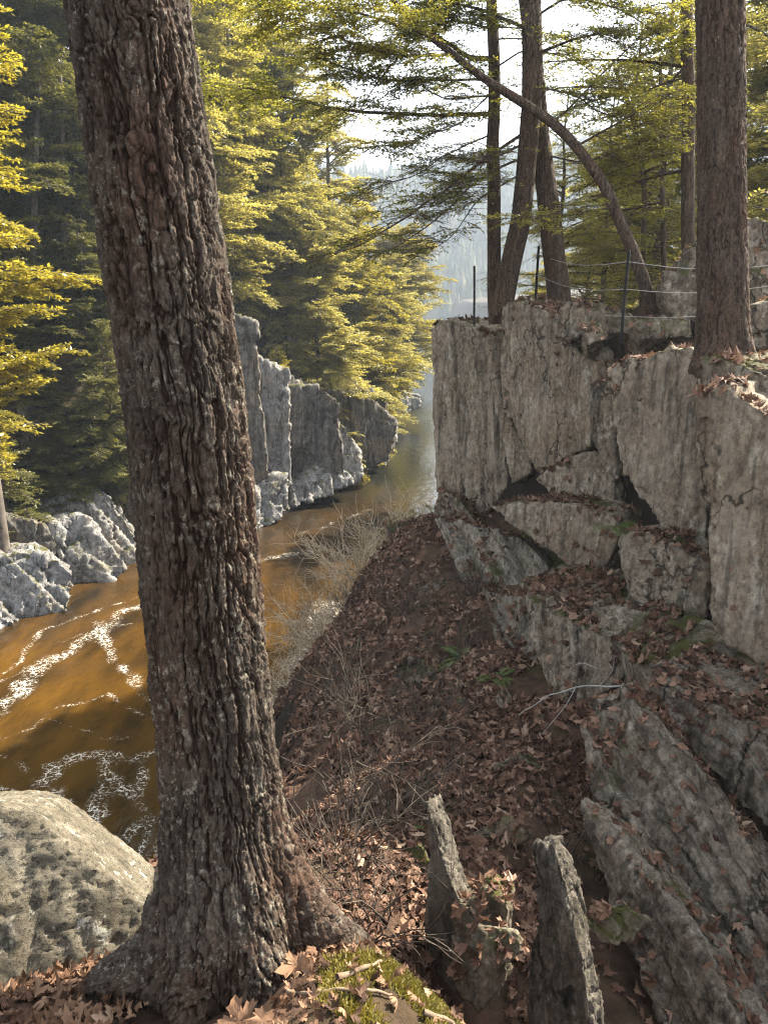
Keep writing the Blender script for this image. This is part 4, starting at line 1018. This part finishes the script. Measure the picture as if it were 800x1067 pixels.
cliff_tree('hemlock_tree', 'right of two crossing trunks, leaning left behind the other', [(584, 325, 12.9), (578, 280, 12.9), (570, 200, 13), (563, 150, 13.1), (556, 80, 13.2), (548, -20, 13.4), (540, -140, 13.6)], [.20, .185, .165, .155, .14, .12, .09],
           traced=[([(565, 160, 13), (610, 170, 12.8), (660, 150, 12.4), (700, 140, 12)], .016, .5)], auto=[(7, 12.4, 15, 1.2, 2.6, .7)])
cliff_tree('hemlock_tree', 'bowed trunk curving up and left from beside the right fence post', [(682, 328, 11.6), (668, 285, 11.6), (650, 240, 11.7), (628, 190, 11.8), (605, 158, 11.9), (578, 130, 12), (545, 108, 12), (505, 82, 12), (470, 55, 11.9), (430, 25, 11.8), (400, -10, 11.7)],
           [.10, .088, .08, .076, .072, .068, .063, .056, .047, .037, .028],
           traced=[([(640, 215, 11.7), (600, 222, 11.5), (560, 230, 11.2)], .012, .5), ([(600, 152, 11.9), (640, 130, 11.8), (700, 95, 11.6), (760, 70, 11.3)], .018, .55),
                   ([(575, 130, 12), (610, 95, 12.2), (650, 55, 12.2), (690, 10, 12.3)], .018, .5), ([(470, 55, 11.9), (430, 60, 11.6), (380, 50, 11.2), (300, 22, 10.5)], .02, .95),
                   ([(450, 40, 11.9), (400, 20, 11.2), (340, 8, 10.5), (270, 0, 10)], .02, 1)])
cliff_tree('young_tree', 'spindly sapling between the bowed trunk and the thin straight trunk', [(692, 318, 14), (691, 220, 14), (689, 140, 14.2), (688, 60, 14.4)], [.05, .045, .04, .025], auto=[(22, 8.8, 12.5, .8, 2.2, .8)])
cliff_tree('young_tree', 'thin sapling just left of the spindly one behind the fence', [(668, 322, 15), (672, 200, 15), (660, 120, 15.1), (640, 70, 15.2)], [.05, .05, .045, .03], auto=[(20, 9.0, 13, .8, 2.4, .7)])

# ------------------------------------------------------------------ wire fence
fe = empty('wire_fence', P(560, 320, 13)); tag(fe, 'low fence of thin black posts and wires along the cliff top', 'fence')
off = -fe.location
posts = [((494, 278), (494, 330), 14.4), ((561, 257), (557, 322), 13.2), ((655, 262), (647, 348), 10.6)]
tops = []
for a, b, Y in posts:
    t = Tubes(); A, B = P(*a, Y), P(*b, Y); t.add(np.array([A, A * .5 + B * .5, B - [0, 0, .15]]), .021, 8); t.add(np.array([A, A + [0, 0, .012], A + [0, 0, .014]]), [.021, .02, .001], 8)
    o = link('post', t.mesh('post'), M['metal'], fe); o.location = off; tops.append((A, B))
ends = (P(860, 262, 8.0), P(860, 318, 8.0))
tops.append(ends)
for f in (.12, .45, .78):
    pp = []
    for i in range(len(tops) - 1):
        A = tops[i][0] * (1 - f) + tops[i][1] * f; B = tops[i + 1][0] * (1 - f) + tops[i + 1][1] * f
        for s in np.linspace(0, 1, 12)[:(-1 if i < len(tops) - 2 else None)]: pp.append(A + (B - A) * s - np.array([0, 0, .10 * math.sin(math.pi * s)]))
    t = Tubes(); t.add(np.array(pp), .0045, 5)
    o = link('wire', t.mesh('wire'), M['wire'], fe); o.location = off

# ------------------------------------------------------------------ shrubs and twigs
rs = np.random.default_rng(23)
def shrub(name, label, base, n, H, spread, mat, r=.006, lean=(0, 0, 0), twigs=5, group=None, cat='shrub'):
    t = Tubes()
    for i in range(n):
        a = rs.uniform(0, 6.28); q = np.array([math.cos(a) * spread, math.sin(a) * spread, 1.]) * rs.uniform(.5, 1) + np.array(lean)
        q += rs.standard_normal(3) * .12
        q /= np.linalg.norm(q); L = H * rs.uniform(.55, 1.15)
        pts = [np.array([rs.uniform(-.1, .1), rs.uniform(-.1, .1), -.1])]
        for k in range(7):
            pts.append(pts[-1] + q * L / 7); q = q + rs.standard_normal(3) * .22 + np.array([0, 0, -.03]); q /= np.linalg.norm(q)
        pts = np.array(pts); t.add(pts, np.linspace(r, r * .35, 8), 4)
        for m in range(twigs):
            k = rs.integers(2, 7); d = pts[k] - pts[k - 1]; d /= np.linalg.norm(d)
            d = d + rs.standard_normal(3) * .6; d /= np.linalg.norm(d); l = L * rs.uniform(.15, .4)
            b = [pts[k]]
            for s in range(3): b.append(b[-1] + d * l / 3); d = d + rs.standard_normal(3) * .2; d /= np.linalg.norm(d)
            t.add(np.array(b), np.linspace(r * .55, r * .25, 4), 3)
    o = link(name, t.mesh(name), mat); o.location = base; tag(o, label, cat, group)
    return o
GB = 'dry brush on the bank edge above the river'
for i, (px, Y, H, lb) in enumerate([(292, 13.6, 1.9, 'dry tan brush closest to the right edge of the big trunk'), (318, 14.0, 2.0, 'sunlit tan brush second from the big trunk'), (345, 14.6, 2.1, 'tall dry brush in the middle of the bank edge'), (372, 15.2, 2.0, 'dry brush on the bank edge above the white rapids'),
                                  (398, 15.8, 1.8, 'pale brush beside the flat dark rock'), (428, 16.6, 1.7, 'last dry brush at the foot of the far cliff end'), (330, 16.2, 1.9, 'brush lower on the bank overhanging the amber shallows'), (360, 17.4, 2.0, 'brush behind the tall dry brush nearest the water'), (305, 15.2, 1.8, 'low brush behind the big trunk hanging over white foam'), (392, 17.8, 1.9, 'spreading brush in the gap below the bright water'), (335, 12.6, 1.5, 'short brush where the shaded slope meets the sunlit bank'), (375, 13.6, 1.4, 'short brush under the pale brush near the flat dark rock')]):
    x = P(px, 620, Y)[0]; h, _ = drop(x, Y)
    shrub('dry_shrub', lb, (x, Y, max(h.z, .1)), 22, H, .8, M['twig'], .012, (-.25, -.1, .1), 8, GB)
for i, (px, py, Y, H, lb) in enumerate([(372, 880, 4.6, 1.6, 'thin dark sapling stems standing in the shaded gully'), (345, 905, 4.0, .9, 'low dark brush at the foot of the big trunk right side'), (582, 860, 4.4, .9, 'thin twiggy stem in front of the big layered slab'), (470, 700, 8.4, 1.2, 'dark bare brush in the middle of the gully slope'), (380, 780, 6.6, 1.2, 'grey bare brush on the left slope of the gully'), (345, 700, 8.6, 1.2, 'grey brush on the shaded bank near the rapids'), (420, 640, 10.2, 1.1, 'grey bare twigs higher up the shaded gully'), (410, 860, 4.8, .9, 'low tangled twigs left of the pale pointed rock'), (495, 640, 10, .8, 'dark twigs against the mossy slanting sheet'), (380, 930, 3.3, .8, 'dark tangle of twigs between the big trunk and the pale pointed rock'), (450, 760, 6.6, 1.0, 'sparse twigs on leaves right of the grey slope brush'), (365, 610, 12.2, 1.2, 'grey twigs along the shadow line on the bank')]):
    p = P(px, py, Y); h, _ = drop(p[0], p[1])
    h = h - Vector((0, 0, .05))
    sp_ = .28 if i in (0, 2) else .75
    shrub('bare_shrub', lb, tuple(h), 6 if i in (0, 2) else 26, H, sp_, M['twig_dark'], .0055, (0, 0, .2), 5, 'bare twiggy shrubs in the shaded gully')
# bleached dead branch across the ledge
db = Tubes()
main = [P(540, 745, 6.3), P(575, 722, 6.2), P(610, 714, 6.1), P(640, 716, 6.0), P(660, 712, 6.0)]
dbm = smooth_path(main, 16); db.add(dbm + .02 * np.stack([fbm(dbm * 6, 2, 600 + k) for k in range(3)], 1), np.linspace(.004, .010, 16), 6)
for a in ([(655, 713, 6.0), (668, 735, 5.7), (690, 755, 5.4)], [(615, 714, 6.1), (622, 695, 6.0), (618, 678, 6.0)], [(625, 714, 6.1), (638, 700, 6.0), (640, 684, 6.0)], [(600, 715, 6.1), (590, 735, 6.1), (560, 770, 6.1)], [(622, 697, 6), (606, 690, 6), (596, 694, 6)], [(668, 735, 5.7), (662, 760, 5.6)]):
    db.add(smooth_path([P(*q) for q in a], 8), np.linspace(.006, .002, 8), 5)
o = link('dead_branch', db.mesh('dead_branch'), M['twig_pale']); tag(o, 'bleached dead branch lying across the slab beside the green fern', 'branch')
for i, (pts, r, lb) in enumerate([([(352, 1035), (378, 1015), (398, 1000)], .008, 'short broken stick lying on the sunlit mound by the root'), ([(300, 1030), (330, 1048), (372, 1052), (410, 1040)], .006, 'thin crooked twig on the mound below the root'), ([(440, 1052), (470, 1046), (492, 1060)], .008, 'weathered root stub at the mossy edge of the mound'), ([(60, 1062), (80, 1048), (112, 1052)], .006, 'thin twig on the leaves in the bottom left')]):
    t = Tubes(); q = []
    for a, b in pts:
        w = PZ(a, b, 7.45); h, _ = drop(w[0], w[1], 8.5); q.append(np.array(h) + [0, 0, r + .012])
    qq = smooth_path(q, 24); qq = qq + .012 * np.stack([fbm(qq * 22, 2, 500 + k) for k in range(3)], 1); t.add(qq, np.linspace(r, r * .5, 24) * (1 + .3 * fbm(qq * 40, 2, 510)), 8)
    o = link('stick', t.mesh('stick'), M['stick']); tag(o, lb, 'stick')
# ferns and seedlings
def fern(label, p, n, L, mat, name='fern'):
    r = empty(name, p); tag(r, label, 'plant')
    for i in range(n):
        a = rs.uniform(0, 6.28); e = rs.uniform(.2, .7)
        pts = [np.zeros(3)]
        for k in range(8): pts.append(pts[-1] + np.array([math.cos(a) * math.cos(e), math.sin(a) * math.cos(e), math.sin(e)]) * L / 8); e -= .16
        pts = np.array(pts); V = []; Fc = []
        for k in np.linspace(.8, 7.9, 26):
            j = int(k); q = pts[j] + (pts[j + 1] - pts[j]) * (k - j); d = pts[j + 1] - pts[j]; d /= np.linalg.norm(d)
            s = np.cross(d, (0, 0, 1)); s /= np.linalg.norm(s) + 1e-9; l = L * .24 * math.sin(math.pi * min(1, (k + .8) / 9.2)) * rs.uniform(.8, 1.2)
            for g in (1, -1):
                tip = q + s * g * l + d * l * .35 + np.array([0, 0, -.15 * l]); m_ = (q + tip) / 2; w = d * L * .016
                n0 = len(V); V += [q, m_ + w, tip, m_ - w]; Fc.append((n0, n0 + 1, n0 + 2, n0 + 3))
        link('frond', mesh_np('frond', np.array(V), np.array(Fc), False), mat, r)
def dp(px, py, Y):
    p = P(px, py, Y); h, _ = drop(p[0], p[1], max(p[2] + .6, 5.)); return tuple(h)
fern('green fern growing on the ledge above the bleached branch', dp(655, 690, 5.9), 14, .34, M['fern'])
fern('small dark fern hanging in the crack between the cliff blocks', tuple(P(642, 550, 8.6)), 9, .35, M['fern'])
fern('tuft of grass like fern at the mossy sheet in the upper gully', dp(485, 690, 8.2), 10, .4, M['fern'])
fern('small green fern at the foot of the thin slanting sheet', dp(520, 690, 7.6), 9, .3, M['fern'])
fern('low green plant beside the pale pointed rock', dp(450, 860, 4.6), 8, .25, M['fern'])

# moss on the mound
mv = []; rm = np.random.default_rng(31)
for x, y in zip(rm.uniform(-.15, .34, 60000), rm.uniform(1.1, 1.8, 60000)):
    v = float(fbm(np.array([[x * 7, y * 7, 0]]), 3, 4)[0]) if rm.random() < .0 else math.sin(x * 19 + 1) * math.sin(y * 17 + x * 9)
    if v < -.5 + .7 * rm.random() - .45 * (x > .1): continue
    h, nn = drop(x, y, 8.5)
    if h is None or h.z < 6.9: continue
    p = np.array(h); d = np.array(nn) + rm.standard_normal(3) * .5; d /= np.linalg.norm(d); s = np.cross(d, rm.standard_normal(3)); s /= np.linalg.norm(s)
    l = rm.uniform(.008, .020); mv += [p - s * .003, p + s * .003, p + d * l + s * .001, p + d * l - s * .001]
if mv:
    o = link('moss', mesh_np('moss', np.array(mv), np.arange(len(mv)).reshape(-1, 4), False), M['moss']); tag(o, 'yellow green moss on the sunlit mound edge', 'moss', kind='stuff')

# ------------------------------------------------------------------ far hills and distant wood
def hill_z(x, y):
    p = np.stack([x, y, 0 * x], 1)
    r = sstep(330, 560, y + .25 * np.abs(x - 60)) * (1 - .3 * sstep(600, 1200, y))
    return -4 + r * (92 + 26 * fbm(p * .006, 4, 300) + .06 * (x)) 
Vh, Fh = grid(np.arange(-500, 900, 14.), np.arange(300, 1300, 14.), hill_z)
hm = NT('far_wood_floor', .95, .05)
hill = link('hill', mesh_np('hill', Vh, Fh), hm.done(hm.ramp(hm.noise(.05, 6), [(.35, (.03, .038, .018)), (.65, (.075, .075, .035))])))
tag(hill, 'distant wooded hill closing the valley', 'hill', kind='structure')
rh = np.random.default_rng(41); hv = []; hf = []; n0 = 0
for i in range(5200):
    x, y = rh.uniform(-120, 420), rh.uniform(320, 620)
    z = float(np.interp(0, [0], [0])); hs = rh.uniform(9, 17); w = hs * rh.uniform(.16, .3)
    k = 7; lv = 4
    zz = hill_z(np.array([x]), np.array([y]))[0]
    if zz < -2: continue
    ring = []
    for j in range(lv):
        f = j / lv; a = np.linspace(0, 6.283, k, endpoint=False) + rh.uniform(0, 1)
        rr = w * (1 - f) * rh.uniform(.6, 1.25, k)
        ring.append(np.c_[x + rr * np.cos(a), y + rr * np.sin(a), np.full(k, zz + hs * (f * .95 + .05)) + rh.uniform(-.5, .5, k)])
    tip = np.repeat([[x, y, zz + hs]], k, 0)
    V = np.concatenate(ring + [tip]); i_ = np.arange(lv)[:, None] * k; j_ = np.arange(k)[None]
    hf.append(np.stack([i_ + j_, i_ + (j_ + 1) % k, i_ + k + (j_ + 1) % k, i_ + k + j_], -1).reshape(-1, 4) + n0); hv.append(V); n0 += len(V)
fm = NT('far_wood', .95, .05)
o = link('distant_forest', mesh_np('distant_forest', np.concatenate(hv), np.concatenate(hf), False), fm.done(fm.ramp(fm.island(), [(.0, (.025, .035, .014)), (.6, (.06, .07, .028)), (1, (.12, .11, .06))])))
tag(o, 'blue hazed wood covering the distant hill', 'forest', kind='stuff')
# ------------------------------------------------------------------ haze
HAZE = 0.0006
if HAZE:
    bm = bmesh.new(); bmesh.ops.create_cube(bm, size=1)
    me = bpy.data.meshes.new('haze'); bm.to_mesh(me); bm.free()
    hz = link('haze', me); hz.scale = (5400, 4400, 190); hz.location = (0, 1700, 95 - 8)
    m = bpy.data.materials.new('haze_air'); m.use_nodes = True; nt = m.node_tree; nt.nodes.clear()
    ou = nt.nodes.new('ShaderNodeOutputMaterial'); pv = nt.nodes.new('ShaderNodeVolumePrincipled')
    pv.inputs['Density'].default_value = HAZE; pv.inputs['Color'].default_value = (.72, .84, 1, 1); pv.inputs['Anisotropy'].default_value = .2
    nt.links.new(pv.outputs[0], ou.inputs['Volume']); me.materials.append(m)
    tag(hz, 'thin pale blue haze filling the valley', 'haze', kind='stuff')
